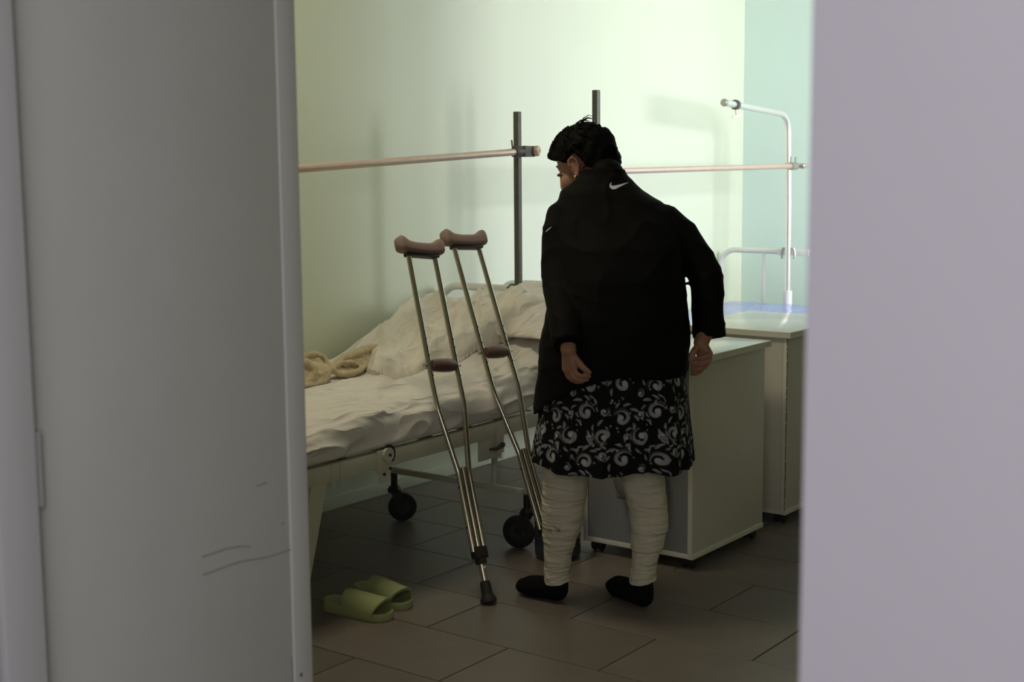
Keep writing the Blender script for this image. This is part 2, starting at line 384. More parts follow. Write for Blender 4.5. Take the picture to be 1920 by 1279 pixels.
bed = thing('hospital_bed', (2.86, 3.0, 0), 'cream metal hospital bed with overhead rail and black casters, nearer the door', 'bed')
BX0, BX1, BY0, BY1 = 2.84, 4.82, 3.0, 3.93
bed_frame(bed, BX0, BX1, BY0, BY1, 'bed_paint')
# welded seams, hinge bracket and brake lever on the near side rail
for x in (3.075, 3.115):
    part('rail_joint', MB().box((x-.006, BY0-.006, FZ0-.012), (x+.006, BY0, FZ1+.002), .002).lathe([(.006, 0), (.006, .008)], (x, BY0-.010, FZ0-.018), (0, 1, 0), 8), 'bed_paint', bed)
hb = part('hinge_bracket', MB().box((3.28, BY0-.008, FZ0-.015), (3.35, BY0, FZ1+.006), .003).lathe([(.024, 0), (.024, .010), (.016, .012)], (3.325, BY0-.018, FZ1-.012), (0, 1, 0), 18).box((3.29, BY0-.006, FZ0-.05), (3.345, BY0, FZ0-.01), .003), 'bed_paint', bed)
part('lock_arc', MB().tube([Vector((3.325+.030*math.cos(a), BY0-.012, FZ1-.012+.030*math.sin(a))) for a in np.linspace(1.8, -.9, 12)], .005, 6), 'rubber', hb)
for dx, dz in ((0, 0), (-.02, -.062), (.01, -.048)):
    part('bolt', MB().lathe([(.0055, 0), (.0055, .004), (.003, .006)], (3.325+dx, BY0-.020 if dz == 0 else BY0-.011, FZ1-.012+dz), (0, -1, 0), 8), 'rubber', hb)
hb2 = part('hinge_bracket', MB().box((3.83, BY0+.004, FZ0-.075), (3.96, BY0+.012, FZ0+.01), .002).box((3.93, BY0-.006, FZ0-.06), (3.965, BY0+.004, FZ1-.005), .003), 'bed_paint', bed)
part('lever', MB().tube([(3.955, BY0-.008, FZ0-.030), (3.90, BY0-.018, FZ0-.036), (3.86, BY0-.02, FZ0-.030)], [.010, .006, .004], 8), 'rubber', hb2)
# legs at the foot end (splayed flat bars), caster trolley under the head section
for y in (BY0+.02, BY1-.02):
    part('leg', MB().loft([[(3.055, y-.018, FZ0), (3.055, y+.018, FZ0), (2.985, y+.018, FZ0), (2.985, y-.018, FZ0)], [(2.925, y-.016, 0), (2.925, y+.016, 0), (2.885, y+.016, 0), (2.885, y-.016, 0)]]), 'bed_paint', bed)
part('crossbar', MB().box((4.026, 2.965, .222), (4.048, 3.75, .243), .003), 'bed_paint', bed)
for y in (3.10, 3.70):
    part('strut', MB().tube([(4.038, y, .24), (4.05, y, FZ0+.005)], .012, 10), 'bed_paint', bed)
part('link_bar', MB().tube([(3.335, 3.72, FZ0-.02), (4.035, 3.72, .225)], .011, 8), 'bed_paint', bed)
caster(bed, 4.135, 3.643, .058, .6, -.5, .21)
caster(bed, 4.085, 3.02, .063, -.2, .8, .21)
# headboard
hbx = 4.82
part('headboard', MB().tube(arch(3.04, 3.985, hbx, FZ0, .892, .09), .017, 12), 'white_paint', bed)
part('gusset', MB().loft([[(hbx-.014, 3.66, .885), (hbx+.014, 3.66, .885), (hbx+.014, 3.56, .885), (hbx-.014, 3.56, .885)], [(hbx-.014, 3.64, .865), (hbx+.014, 3.64, .865), (hbx+.014, 3.60, .865), (hbx-.014, 3.60, .865)], [(hbx-.01, 3.645, .52), (hbx+.01, 3.645, .52), (hbx+.01, 3.615, .52), (hbx-.01, 3.615, .52)]]), 'white_paint', bed)
part('clamp_plate', MB().box((hbx-.026, 3.30, .868), (hbx-.016, 3.60, .906), .003), 'white_paint', bed)
# overhead posts and rail
post = part('post', MB().box((hbx-.042, 3.520, .845), (hbx-.018, 3.546, 1.652), .002), 'dark_steel', bed)
for sgn, yy in ((1, 3.565), (-1, 3.497)):
    part('hook', MB().tube([(hbx-.03, yy-.012*sgn, .912), (hbx-.038, yy, .914), (hbx-.046, yy+.012*sgn, .902), (hbx-.046, yy+.014*sgn, .875), (hbx-.044, yy+.010*sgn, .842 if sgn > 0 else .885)], .0065, 8), 'dark_steel', bed)
for yy in (3.585, 3.551, 3.478, 3.47):
    part('bolt', MB().lathe([(.005, 0), (.005, .004), (.002, .006)], (hbx-.026, yy, .882), (-1, 0, 0), 8), 'caster_metal', bed)
part('post', MB().box((2.80, 3.505, .40), (2.824, 3.531, 1.62), .002), 'dark_steel', bed)
ra = Vector((2.72, 3.475, 1.392)); rb = Vector((4.862, 3.475, 1.4895))
part('overhead_rail', MB().tube([ra, rb], .0145, 16), 'warm_steel', bed)
rd = (rb-ra).normalized(); rc = ra+rd*((4.745-ra.x)/rd.x)
cl = part('clamp', MB().lathe([(.0155, -.055), (.021, -.055), (.0235, -.03), (.0235, .022), (.021, .026), (.0155, .026)], rc, rd, 18).box((rc.x-.012, rc.y-.024, rc.z-.023), (rc.x+.062, rc.y+.048, rc.z+.023), .004), 'dark_steel', bed)
part('knob', MB().lathe([(.020, 0), (.023, .006), (.023, .018), (.018, .022), (.006, .0225), (.006, .018)], rc+Vector((.062, -.018, .002)), Vector((.35, -1, 0)), 18), 'warm_steel', cl)
part('pin', MB().tube([rc-rd*.075+Vector((0, -.005, .014)), rc-rd*.088+Vector((0, -.01, .05))], .0035, 6), 'dark_steel', cl)
part('clamp', MB().lathe([(.0155, -.03), (.0235, -.03), (.0235, .03), (.0155, .03)], ra+rd*.09, rd, 18), 'dark_steel', bed)

# mattress surface
def nz(x, y, z=0.): return noise.noise(Vector((x, y, z)))
def ridged(x, y, z=0.): return 1-abs(nz(x, y, z))*2
def mat_top(x):
    """height of the mattress top along the bed: flat, then the raised head section"""
    t = x-3.97
    z = .648
    if t > -.08: z += .36*(math.sqrt(t*t+.003)+t)/2
    return min(z, .800+.02*math.tanh((z-.800)/.02)) if z > .785 else z
def mat_bot(x): return .508 + max(0, x-4.12)*.36 if x < 4.6 else .508+.48*.36
def rid(x, y, z=0., p=4): return max(0, 1-abs(nz(x, y, z))*2.2)**p
def folds(x, y):
    f = .010*nz(x*2.1, y*3.2, 7)
    yy = y-.12*(x-3.2)
    f += .011*rid(x*1.0+3, yy*6.5+.4, 1.3, 3)
    f += .009*rid(x*1.7+yy*2, yy*11+x*1.0, 4.3, 4)
    f += .006*rid(x*5+yy*4, yy*10-x*3.0, 6.1, 5)
    yc = 3.20+.02*math.sin(x*5)+(.23*(x-3.45) if x > 3.45 else 0)
    d = y-yc; f += .024*math.exp(-(d/.024)**2) - .016*math.exp(-((d-.07)/.045)**2)
    yc2 = 3.34+.16*(x-3.3); d = y-yc2; f += .014*math.exp(-(d/.018)**2)
    yc3 = 3.09+.10*math.sin(x*3.1); d = y-yc3; f += .010*math.exp(-(d/.016)**2)
    return f
def build_mattress():
    nx, nt = 190, 150; rings = []
    x0, x1, y0, y1 = 2.87, 4.775, 2.992, 3.94
    for i in range(nx):
        u = i/(nx-1); x = x0+(x1-x0)*u
        e = min(1, min(u, 1-u)*(x1-x0)/.05); sh = math.sqrt(max(0, 1-(1-e)**2))*.9+.1
        zt, zb = mat_top(x), mat_bot(x); zc, hz = (zt+zb)/2, (zt-zb)/2*sh; yc, hy = (y0+y1)/2, (y1-y0)/2
        ring = []
        for j in range(nt):
            # perimeter: mostly top and near side
            a = 2*PI*j/nt; c, s_ = math.cos(a), math.sin(a)
            n = (3.2 if c < 0 else 5.0) if s_ > 0 else 9.0; k = (abs(c)**n+abs(s_)**n)**(-1/n)
            # remap for even spacing along the long sides
            py = yc+hy*c*k; pz = zc+hz*s_*k
            if s_ > -.95:
                f = folds(x, py)
                top = sstep(-.3, .6, s_*k)
                pz += f*top
                side = max(0, 1-top)
                py -= (.016*rid(x*3.2+pz*5, pz*7-x*2.5, 2.2, 3)+.010*nz(x*3, pz*8, 9)-.006)*sstep(.6, .98, abs(c*k))*(1 if c < 0 else 0)*sstep(-1, -.45, s_*k)
            ring.append((x, py, pz))
        rings.append(ring)
    return MB().loft(rings)
mo = part('mattress', build_mattress(), 'sheet', loc=(3.8, 3.45, .51), angle=80)
tag(mo, 'mattress under a rumpled off-white sheet on the cream bed', 'mattress')

def patch(name, xr, yr, n, inside, height, m, label, cat, loc):
    """soft piece of cloth lying on the mattress: top height field closed by an underside"""
    nx, ny = n; mb = MB(); top = {}; bot = {}; vs = []; fs = []
    xs = np.linspace(*xr, nx); ys = np.linspace(*yr, ny)
    msk = np.array([[inside(x, y) for y in ys] for x in xs])
    for i in range(nx):
        for j in range(ny):
            if msk[i, j] > 0:
                base = mat_top(xs[i])+folds(xs[i], ys[j])
                t = min(1, msk[i, j]); edge = math.sqrt(max(0, 1-(1-t)**2))
                top[i, j] = len(vs); vs.append((xs[i], ys[j], base+.001+.006*edge+edge*height(xs[i], ys[j])))
                bot[i, j] = len(vs); vs.append((xs[i], ys[j], base+.0006))
    def q(d, i, j): return [d.get(k) for k in ((i, j), (i+1, j), (i+1, j+1), (i, j+1))]
    full = set()
    for i in range(nx-1):
        for j in range(ny-1):
            a = q(top, i, j)
            if None not in a:
                fs.append(tuple(a)); b = q(bot, i, j); fs.append(tuple(b[::-1])); full.add((i, j))
    for (i, j) in full:
        for (di, dj, e) in ((-1, 0, ((i, j), (i, j+1))), (1, 0, ((i+1, j), (i+1, j+1))), (0, -1, ((i, j), (i+1, j))), (0, 1, ((i, j+1), (i+1, j+1)))):
            if (i+di, j+dj) not in full:
                fs.append((top[e[0]], top[e[1]], bot[e[1]], bot[e[0]]))
    o = part(name, mb.add(vs, fs), m, loc=loc, angle=80)
    return tag(o, label, cat)
def poly_mask(poly, soft):
    P = [Vector(p) for p in poly]
    def f(x, y):
        p = Vector((x, y)); ins = False; dm = 9; n = len(P)
        for i in range(n):
            a, b = P[i], P[(i+1) % n]
            if (a.y > p.y) != (b.y > p.y) and p.x < (b.x-a.x)*(p.y-a.y)/(b.y-a.y)+a.x: ins = not ins
            ab = b-a; t = max(0, min(1, (p-a).dot(ab)/ab.length_squared)); dm = min(dm, (p-(a+ab*t)).length)
        return dm/soft if ins else 0
    return f
def duvet_h(x, y):
    h = .040
    h += .030*math.exp(-((x-4.10)/.16)**2-((y-3.55)/.14)**2)
    h += .022*math.exp(-((x-4.64)/.07)**2-((y-3.80)/.08)**2)
    h -= .030*math.exp(-((x-4.62)/.08)**2-((y-3.63)/.05)**2)
    pm = sstep(4.20, 4.34, x)*sstep(3.47, 3.36, y); h += .055*pm*(1-.75*sstep(4.45, 4.7, x)); h -= .02*sstep(4.4, 4.6, x)
    u = (x-3.8)*.8+(y-3.3)*.6; v = -(x-3.8)*.6+(y-3.3)*.8
    h += .036*rid(u*1.8+1, v*3.6, 11, 2)
    h += .022*rid(u*3+v*1.5, v*8+4, 13, 3)
    h += .006*rid(u*8-v*3, v*9+u*4, 17, 4)
    h += .012*nz(x*6, y*6, 3)-.012
    for (uu, k, c0, am, wd) in ((.3, .25, .10, .026, .026), (.4, -.3, -.02, .022, .022), (.5, .5, -.12, .024, .024), (.55, -.2, .20, .018, .020), (.8, .4, -.22, .018, .022)):
        d = v-c0-k*(u-uu)**2-.12*(u-uu); h += am*math.exp(-(d/wd)**2)
    # radiating pulls on the right side
    for q in (-.55, -.25, .1, .4):
        d = (y-3.62)-(x-4.85)*(.75+q)*1.0; h += .011*math.exp(-(d/.020)**2)*sstep(4.15, 4.4, x)
    h *= 1-.55*sstep(4.38, 4.58, x)
    return max(.006, h)
patch('blanket', (3.70, 4.77), (3.06, 3.93), (190, 170), poly_mask([(3.76, 3.46), (3.82, 3.37), (3.95, 3.30), (4.10, 3.25), (4.24, 3.20), (4.40, 3.13), (4.55, 3.09), (4.75, 3.08), (4.76, 3.90), (4.52, 3.915), (4.36, 3.87), (4.14, 3.78), (3.98, 3.68), (3.86, 3.58)], .055), duvet_h, 'duvet',
      'crumpled off-white blanket heaped at the head of the bed', 'blanket', (4.3, 3.5, .72))
TOWEL = [([(3.668, 3.545, 0.679), (3.755, 3.56, 0.667), (3.871, 3.6, 0.667)], [0.014, 0.02, 0.016]), ([(3.728, 3.575, 0.683), (3.836, 3.6, 0.68), (3.964, 3.64, 0.686)], [0.016, 0.022, 0.014]), ([(3.489, 3.53, 0.694), (3.569, 3.53, 0.687)], [0.05, 0.042]), ([(3.413, 3.52, 0.697), (3.483, 3.53, 0.695)], [0.05, 0.05]), ([(3.451, 3.55, 0.72), (3.495, 3.57, 0.732), (3.54, 3.58, 0.747), (3.6, 3.585, 0.75), (3.639, 3.58, 0.732), (3.648, 3.56, 0.705)], [0.012, 0.013, 0.014, 0.014, 0.013, 0.01]), ([(3.606, 3.53, 0.702), (3.59, 3.51, 0.681), (3.544, 3.49, 0.665), (3.472, 3.475, 0.668), (3.392, 3.46, 0.671)], [0.01, 0.013, 0.013, 0.012, 0.012]), ([(3.416, 3.5, 0.74), (3.464, 3.49, 0.743), (3.49, 3.48, 0.721), (3.481, 3.475, 0.694), (3.439, 3.47, 0.683)], [0.014, 0.016, 0.016, 0.014, 0.01]), ([(3.56, 3.53, 0.735), (3.571, 3.515, 0.71), (3.555, 3.5, 0.688), (3.523, 3.49, 0.674)], [0.012, 0.015, 0.014, 0.01]), ([(3.362, 3.46, 0.698), (3.393, 3.455, 0.694), (3.398, 3.45, 0.675), (3.372, 3.45, 0.667)], [0.016, 0.016, 0.012, 0.01]), ([(3.635, 3.55, 0.705), (3.63, 3.53, 0.691)], [0.017, 0.017]), ([(3.646, 3.55, 0.7), (3.745, 3.585, 0.715), (3.871, 3.62, 0.722), (3.999, 3.66, 0.723), (4.092, 3.69, 0.714)], [0.01, 0.015, 0.018, 0.016, 0.007]), ([(3.783, 3.6, 0.691), (3.892, 3.63, 0.687), (4.016, 3.67, 0.695)], [0.012, 0.026, 0.018]), ([(3.636, 3.53, 0.685), (3.665, 3.515, 0.674), (3.727, 3.515, 0.668), (3.806, 3.54, 0.672), (3.868, 3.58, 0.686)], [0.01, 0.012, 0.012, 0.011, 0.01]), ([(3.646, 3.54, 0.696), (3.697, 3.545, 0.708), (3.754, 3.55, 0.704), (3.8, 3.555, 0.688)], [0.009, 0.011, 0.01, 0.008]), ([(3.84, 3.56, 0.671), (3.949, 3.61, 0.686), (4.074, 3.68, 0.706)], [0.009, 0.012, 0.008])]
q = MB()
for pts, rr in TOWEL: q.chain(pts, rr, 14)
tm = solid(q, .0042, 3)
displace(tm, lambda p, n: .0022*nz(p.x*38, p.y*38, p.z*38)+.0016*nz(p.x*90, p.y*90, p.z*90))
for v in tm.vertices: v.co.z = max(v.co.z, mat_top(v.co.x)+folds(v.co.x, v.co.y)+.002)
tag(part('beige_towel', tm, 'towel', loc=(3.58, 3.55, .66)), 'beige towel twisted in the middle, lying on the sheet', 'towel')
# pillow at the near head corner
def pillow():
    nx, ny = 60, 70; c = Vector((4.475, 3.225, mat_top(4.475)+.042)); tl = math.atan(.30)
    ex = Vector((math.cos(tl), 0, math.sin(tl))); ey = Vector((0, 1, 0)); ez = ex.cross(ey)
    rings = []
    for j in range(ny+1):
        v = -1+2*j/ny; ring = []
        for i in range(nx):
            a = 2*PI*i/nx; cx = math.cos(a); sx = math.sin(a)
            px = math.copysign(abs(cx)**.55, cx); prof = (max(0, 1-abs(px)**2.6))**.6*(max(0, 1-abs(v)**3))**.6
            x = px*.27*(1-.07*(1-abs(v)**2)*0+.05*abs(v)**6); y = v*.225*(1+.06*abs(px)**6)
            z = math.copysign(1, sx)*(.040*prof+.001)
            wv = (.014*rid(x*5+y*9, y*9-x*4, 31, 3)+.010*rid(x*12, y*10, 33, 3))*prof
            ring.append(c+ex*x+ey*y+ez*(z+(wv if sx > 0 else 0)))
        rings.append(ring)
    return MB().loft(rings)
tag(part('pillow', pillow(), 'pillow', loc=(4.45, 3.2, .82), angle=80), 'off-white pillow on the near side of the raised head end', 'pillow')

# second bed, end to end with the first
bed2 = thing('hospital_bed', (5.3, 3.0, 0), 'white metal hospital bed in the far corner with a curved lifting pole at its head', 'bed')
bed_frame(bed2, 5.26, 7.44, 3.0, 3.92, 'white_paint')
part('headboard', MB().tube(arch(3.03, 3.985, 7.46, .02, .905, .10), .0165, 12), 'white_paint', bed2)
for y in (3.28, 3.70):
    part('upright_bar', MB().tube([(7.46, y, FZ1-.02), (7.46, y, .892)], .0115, 10), 'white_paint', bed2)
part('footboard', MB().tube(arch(3.03, 3.975, 5.24, .02, .872, .09), .0165, 12), 'white_paint', bed2)
part('post', MB().box((5.278, 3.448, .40), (5.304, 3.476, 1.757), .002), 'dark_steel', bed2)
lp = [Vector((7.425, 3.525, .50)), Vector((7.425, 3.530, 1.2)), Vector((7.425, 3.54, 1.60))]
for i in range(1, 9):
    a = PI/2*i/8; lp.append(Vector((7.425-.10*(1-math.cos(a)), 3.54+.006*i/8, 1.60+.10*math.sin(a))))
lp.append(Vector((6.66, 3.548, 1.742)))
pole = part('lifting_pole', MB().tube(lp, .0185, 14), 'chrome', bed2)
part('pole_sleeve', MB().tube([(7.425, 3.525, .48), (7.425, 3.5255, .68)], .026, 12), 'white_paint', bed2)
arm = (lp[-1]-lp[-2]).normalized()
part('end_cap', MB().lathe([(.0195, -.012), (.0205, -.008), (.0205, .004), (.016, .009)], lp[-1], arm, 16), M['zinc'], pole)
cp = lp[-1]-arm*.13
hk = part('hook_clamp', MB().lathe([(.0188, -.012), (.0265, -.012), (.0265, .012), (.0188, .012)], cp, arm, 18), 'dark_steel', pole)
part('wing_screw', MB().tube([cp+Vector((0, -.004, -.026)), cp+Vector((0, -.006, -.058))], .005, 8).obox(cp+Vector((0, -.006, -.062)), Vector((.020, -.012, .004)), Vector((.002, .004, 0)), Vector((0, 0, .007)), .002), 'warm_steel', pole)
r2a = Vector((5.20, 3.50, 1.392)); r2b = Vector((7.60, 3.50, 1.402))
part('overhead_rail', MB().tube([r2a, r2b], .0145, 16), 'warm_steel', bed2)
for x in (5.291, 7.425):
    c = Vector((x, 3.5, 1.392+.01*(x-5.2)/2.4))
    k = part('clamp', MB().lathe([(.015, -.045), (.0225, -.045), (.0225, .028), (.015, .028)], c, (1, 0, 0), 16).box((c.x-.02, c.y, c.z-.018), (c.x+.02, c.y+.05, c.z+.018), .004), 'zinc', bed2)
    part('pin', MB().tube([c+Vector((-.06, -.006, .01)), c+Vector((-.07, -.012, .055))], .004, 6), 'zinc', k)
    part('pin', MB().tube([c+Vector((-.02, -.016, .01)), c+Vector((-.028, -.022, .052))], .004, 6), 'zinc', k)
    part('knob', MB().lathe([(.012, 0), (.016, .006), (.016, .02), (.010, .026)], c+Vector((.05, -.016, 0)), (.3, -1, 0), 14), 'zinc', k)
for sg in (-1, 1):
    part('hook', MB().tube([(7.44, 3.528+sg*.02, .925), (7.43, 3.528+sg*.034, .925), (7.43, 3.528+sg*.042, .905), (7.43, 3.528+sg*.04, .865)], .0075, 8), 'zinc', bed2)
part('clamp_plate', MB().box((7.43, 3.40, .885), (7.444, 3.60, .922), .003), 'white_paint', bed2)
for y in (3.03, 3.89):
    for x in (5.75, 7.0):
        caster(bed2, x, y, .05, .7, .3, FZ0+.01)
def bed2_mattress():
    rings = []; nx, nt = 90, 90
    for i in range(nx):
        u = i/(nx-1); x = 5.28+2.14*u; e = min(1, min(u, 1-u)*2.14/.04); sh = math.sqrt(max(0, 1-(1-e)**2))*.9+.1
        ring = []
        for j in range(nt):
            a = 2*PI*j/nt; c, s_ = math.cos(a), math.sin(a); k = (abs(c)**6+abs(s_)**6)**(-1/6)
            y = 3.46+.455*c*k; z = .556+.048*s_*k*sh
            if s_ > 0: z += .006*nz(x*3, y*4, 5)+.004*ridged(x*2+y*6, y*3-x, 8)**2
            ring.append((x, y, z))
        rings.append(ring)
    return MB().loft(rings)
tag(part('mattress', bed2_mattress(), 'oilcloth', loc=(6.35, 3.46, .51), angle=80), 'bare mattress in shiny blue oilcloth on the far bed', 'mattress')

# ------------------------------------------------------------------ nightstands
def nightstand(x0, y0, dx, dy, label, chips=False, z1=.742):
    """front faces -X; near side panel faces -Y"""
    x1, y1 = x0+dx, y0+dy; z0 = .042
    r = thing('nightstand', (x0+dx/2, y0+dy/2, 0), label, 'nightstand', None)
    part('side_panel', MB().box((x0, y0, z0+.018), (x1, y0+.016, z1), .001), 'laminate', r)
    part('side_panel', MB().box((x0, y1-.016, z0+.018), (x1, y1, z1), .001), 'laminate', r)
    part('edge_strip', MB().box((x0-.003, y0-.001, z0), (x0, y0+.017, z1), .0008), 'edge_band', r)
    part('edge_strip', MB().box((x0-.003, y1-.017, z0), (x0, y1+.001, z1), .0008), 'edge_band', r)
    part('bottom_board', MB().box((x0, y0-.004, z0), (x1, y1+.004, z0+.018), .001), 'edge_band', r)
    part('back_panel', MB().box((x1-.012, y0+.016, z0+.018), (x1-.004, y1-.016, z1), .001), 'laminate', r)
    part('shelf', MB().box((x0+.02, y0+.016, .53), (x1-.012, y1-.016, .546), .001), 'laminate', r)
    part('top_board', MB().box((x0-.02, y0-.02, z1), (x1+.008, y1+.02, z1+.024), .002), 'laminate_top', r)
    part('top_edge_strip', MB().box((x0-.0215, y0-.0215, z1+.001), (x1+.009, y0-.0195, z1+.0225)).box((x0-.0215, y0-.0195, z1+.001), (x0-.0195, y1+.0205, z1+.0225)), M['edge_band'], r)
    if chips:
        part('front_panel', MB().box((x0-.0028, y0+.018, z0+.018), (x0+.014, y1-.018, z1), .001), 'laminate', r)
        x0s, x0 = x0, x1+.002
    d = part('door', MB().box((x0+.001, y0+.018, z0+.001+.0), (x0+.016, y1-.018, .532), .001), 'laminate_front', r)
    e = .040 if chips else -.022; g = .014 if chips else .004
    part('handle', MB().tube([(x0+g, y0+.06, .44), (x0+e, y0+.06, .445), (x0+e, y0+.06, .515), (x0+g, y0+.06, .52)], .004, 8), 'chrome', d)
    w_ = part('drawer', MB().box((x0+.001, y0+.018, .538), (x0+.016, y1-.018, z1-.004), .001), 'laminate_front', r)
    yc = y0+dy/2
    part('handle', MB().tube([(x0+g, yc-.05, .64), (x0+e, yc-.045, .64), (x0+e, yc+.045, .64), (x0+g, yc+.05, .64)], .004, 8), 'chrome', w_)
    if chips: x0 = x0s
    for cx in (x0+.038, x1-.045):
        for cy in (y0+.036, y1-.036):
            f = part('caster', MB().lathe([(.016, 0), (.016, .004), (.009, .006), (.009, .012)], (cx, cy, z0-.0005), (0, 0, -1), 10).box((cx-.013, cy-.010, .012), (cx+.013, cy+.010, .036), .004), 'caster_metal', r)
            for o in (-.0145, .0145):
                part('wheel', MB().lathe([(.004, -.009), (.016, -.009), (.0205, -.005), (.0205, .005), (.016, .009), (.004, .009)], (cx+.004, cy+o, .0208), (0, 1, 0), 14), 'rubber', f)
    if chips:
        mb = MB(); z = z0+.02
        while z < z1-.02:
            h = random.uniform(.01, .05); wd = random.uniform(.0008, .0032)
            mb.box((x0-.0034, y0-.0016, z), (x0-.003+wd, y0+.0005, z+h)); z += h+random.uniform(0, .006)
        part('chipped_edge', mb, 'chipped', r, smooth=False, label='brown chipped edge')
    return r
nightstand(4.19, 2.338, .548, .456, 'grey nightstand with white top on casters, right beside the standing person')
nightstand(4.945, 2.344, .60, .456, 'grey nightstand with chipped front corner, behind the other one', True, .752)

# ------------------------------------------------------------------ crutches
def crutch():
    root = thing('crutch', (0, 0, 0), 'x', 'crutch', 'pair of steel underarm crutches')
    X, Y, Z = Vector((1, 0, 0)), Vector((0, 1, 0)), Vector((0, 0, 1))
    def P(w, s): return Vector((w, 0, s))
    hw = .0625
    for sg in (-1, 1):
        pts = [P(sg*.024, .175), P(sg*.024, .44)]
        a, b = P(sg*.024, .455), P(sg*hw, .69)
        pts += [a, a.lerp(b, .08), a.lerp(b, .5), a.lerp(b, .92), P(sg*hw, .705), P(sg*hw, .73), P(sg*hw*.98, 1.0), P(sg*hw*.96, 1.262)]
        u = part('upright', MB().tube(pts, .0098, 12), 'crutch_steel', root)
        for s in (.80, .875, .905, .935):
            part('adjustment_hole', MB().lathe([(.0028, 0), (.0028, .0006)], (sg*hw*.99, -.0096, s), (0, -1, 0), 8), 'hole', u, smooth=False)
    part('extension_tube', MB().tube([P(0, .06), P(0, .47)], .0098, 12), 'crutch_steel', root)
    part('spacer_block', MB().box((-.028, -.014, .150), (.028, .014, .192), .005).box((-.016, -.013, .130), (.016, .013, .152), .005), 'caster_metal', root)
    for s in (.26, .40):
        part('bolt', MB().tube([P(-.036, s), P(.036, s)], .0035, 8), 'caster_metal', root)
    part('push_button', MB().lathe([(.004, 0), (.004, .004), (.002, .006)], (0, -.0095, .118), (0, -1, 0), 8), 'chrome', root)
    part('rubber_tip', MB().lathe([(.027, 0), (.0275, .010), (.022, .020), (.0185, .030), (.018, .060), (.0155, .072), (.011, .074)], (0, 0, 0), (0, 0, 1), 18), 'rubber', root)
    part('hand_grip', MB().lathe([(.012, -.053), (.0190, -.051), (.0235, -.034), (.0250, 0), (.0235, .034), (.0190, .051), (.012, .053)], (0, 0, .84), (1, 0, 0), 18), 'grip', root)
    part('grip_bolt', MB().tube([P(-.080, .84), P(.080, .84)], .004, 8).lathe([(.008, 0), (.008, .006)], (-.078, 0, .84), (-1, 0, 0), 8), 'zinc', root)
    # saddle-shaped underarm pad
    rings = []; n = 30
    for i in range(n+1):
        t = -1+2*i/n; w = t*.103
        e = math.sqrt(max(0.0, 1-max(0, (abs(t)-.88)/.12)**2))*.8+.2
        top = 1.298+.012*abs(t)**2.2+.014*math.exp(-((abs(t)-.82)/.17)**2)
        bot = 1.256+.006*t*t
        zc = (top+bot)/2; hz = (top-bot)/2*e; hy = .024*e
        ring = []
        for j in range(18):
            a = 2*PI*j/18; c, s_ = math.cos(a), math.sin(a); k = (abs(c)**4+abs(s_)**4)**(-1/4)
            ring.append((w, hy*c*k, zc+hz*s_*k+.0012*nz(w*60, c*2, s_*2)))
        rings.append(ring)
    part('underarm_pad', MB().loft(rings), 'pad', root, angle=60)
    part('pad_bracket', MB().box((-.072, -.014, 1.246), (.072, .014, 1.258), .003), 'caster_metal', root)
    return root
def place_crutch(o, tip, top, wdir, k=1.0):
    a = (Vector(top)-Vector(tip)).normalized(); wv = Vector(wdir); wv = (wv-a*wv.dot(a)).normalized(); n = a.cross(wv)
    o.matrix_world = Matrix(((wv.x, n.x, a.x*k, tip[0]), (wv.y, n.y, a.y*k, tip[1]), (wv.z, n.z, a.z*k, tip[2]), (0, 0, 0, 1)))
C1T, C1B = (3.493, 2.707, 0.004), (3.697, 3.143, 1.106)
C2T, C2B = (3.853, 2.676, 0.004), (4.007, 3.174, 1.076)
c1 = crutch(); c2 = copy_tree(c1)
c1['label'] = 'left-hand steel crutch, its whole shaft and rubber tip in view'
c2['label'] = 'right-hand steel crutch, its foot hidden behind the bandaged leg'
place_crutch(c1, C1T, C1B, RT0*math.cos(math.radians(46))+FW0*math.sin(math.radians(46))-Vector((0, 0, .02)), .972)
place_crutch(c2, C2T, C2B, RT0*math.cos(math.radians(48))+FW0*math.sin(math.radians(48))+Vector((0, 0, .13)))

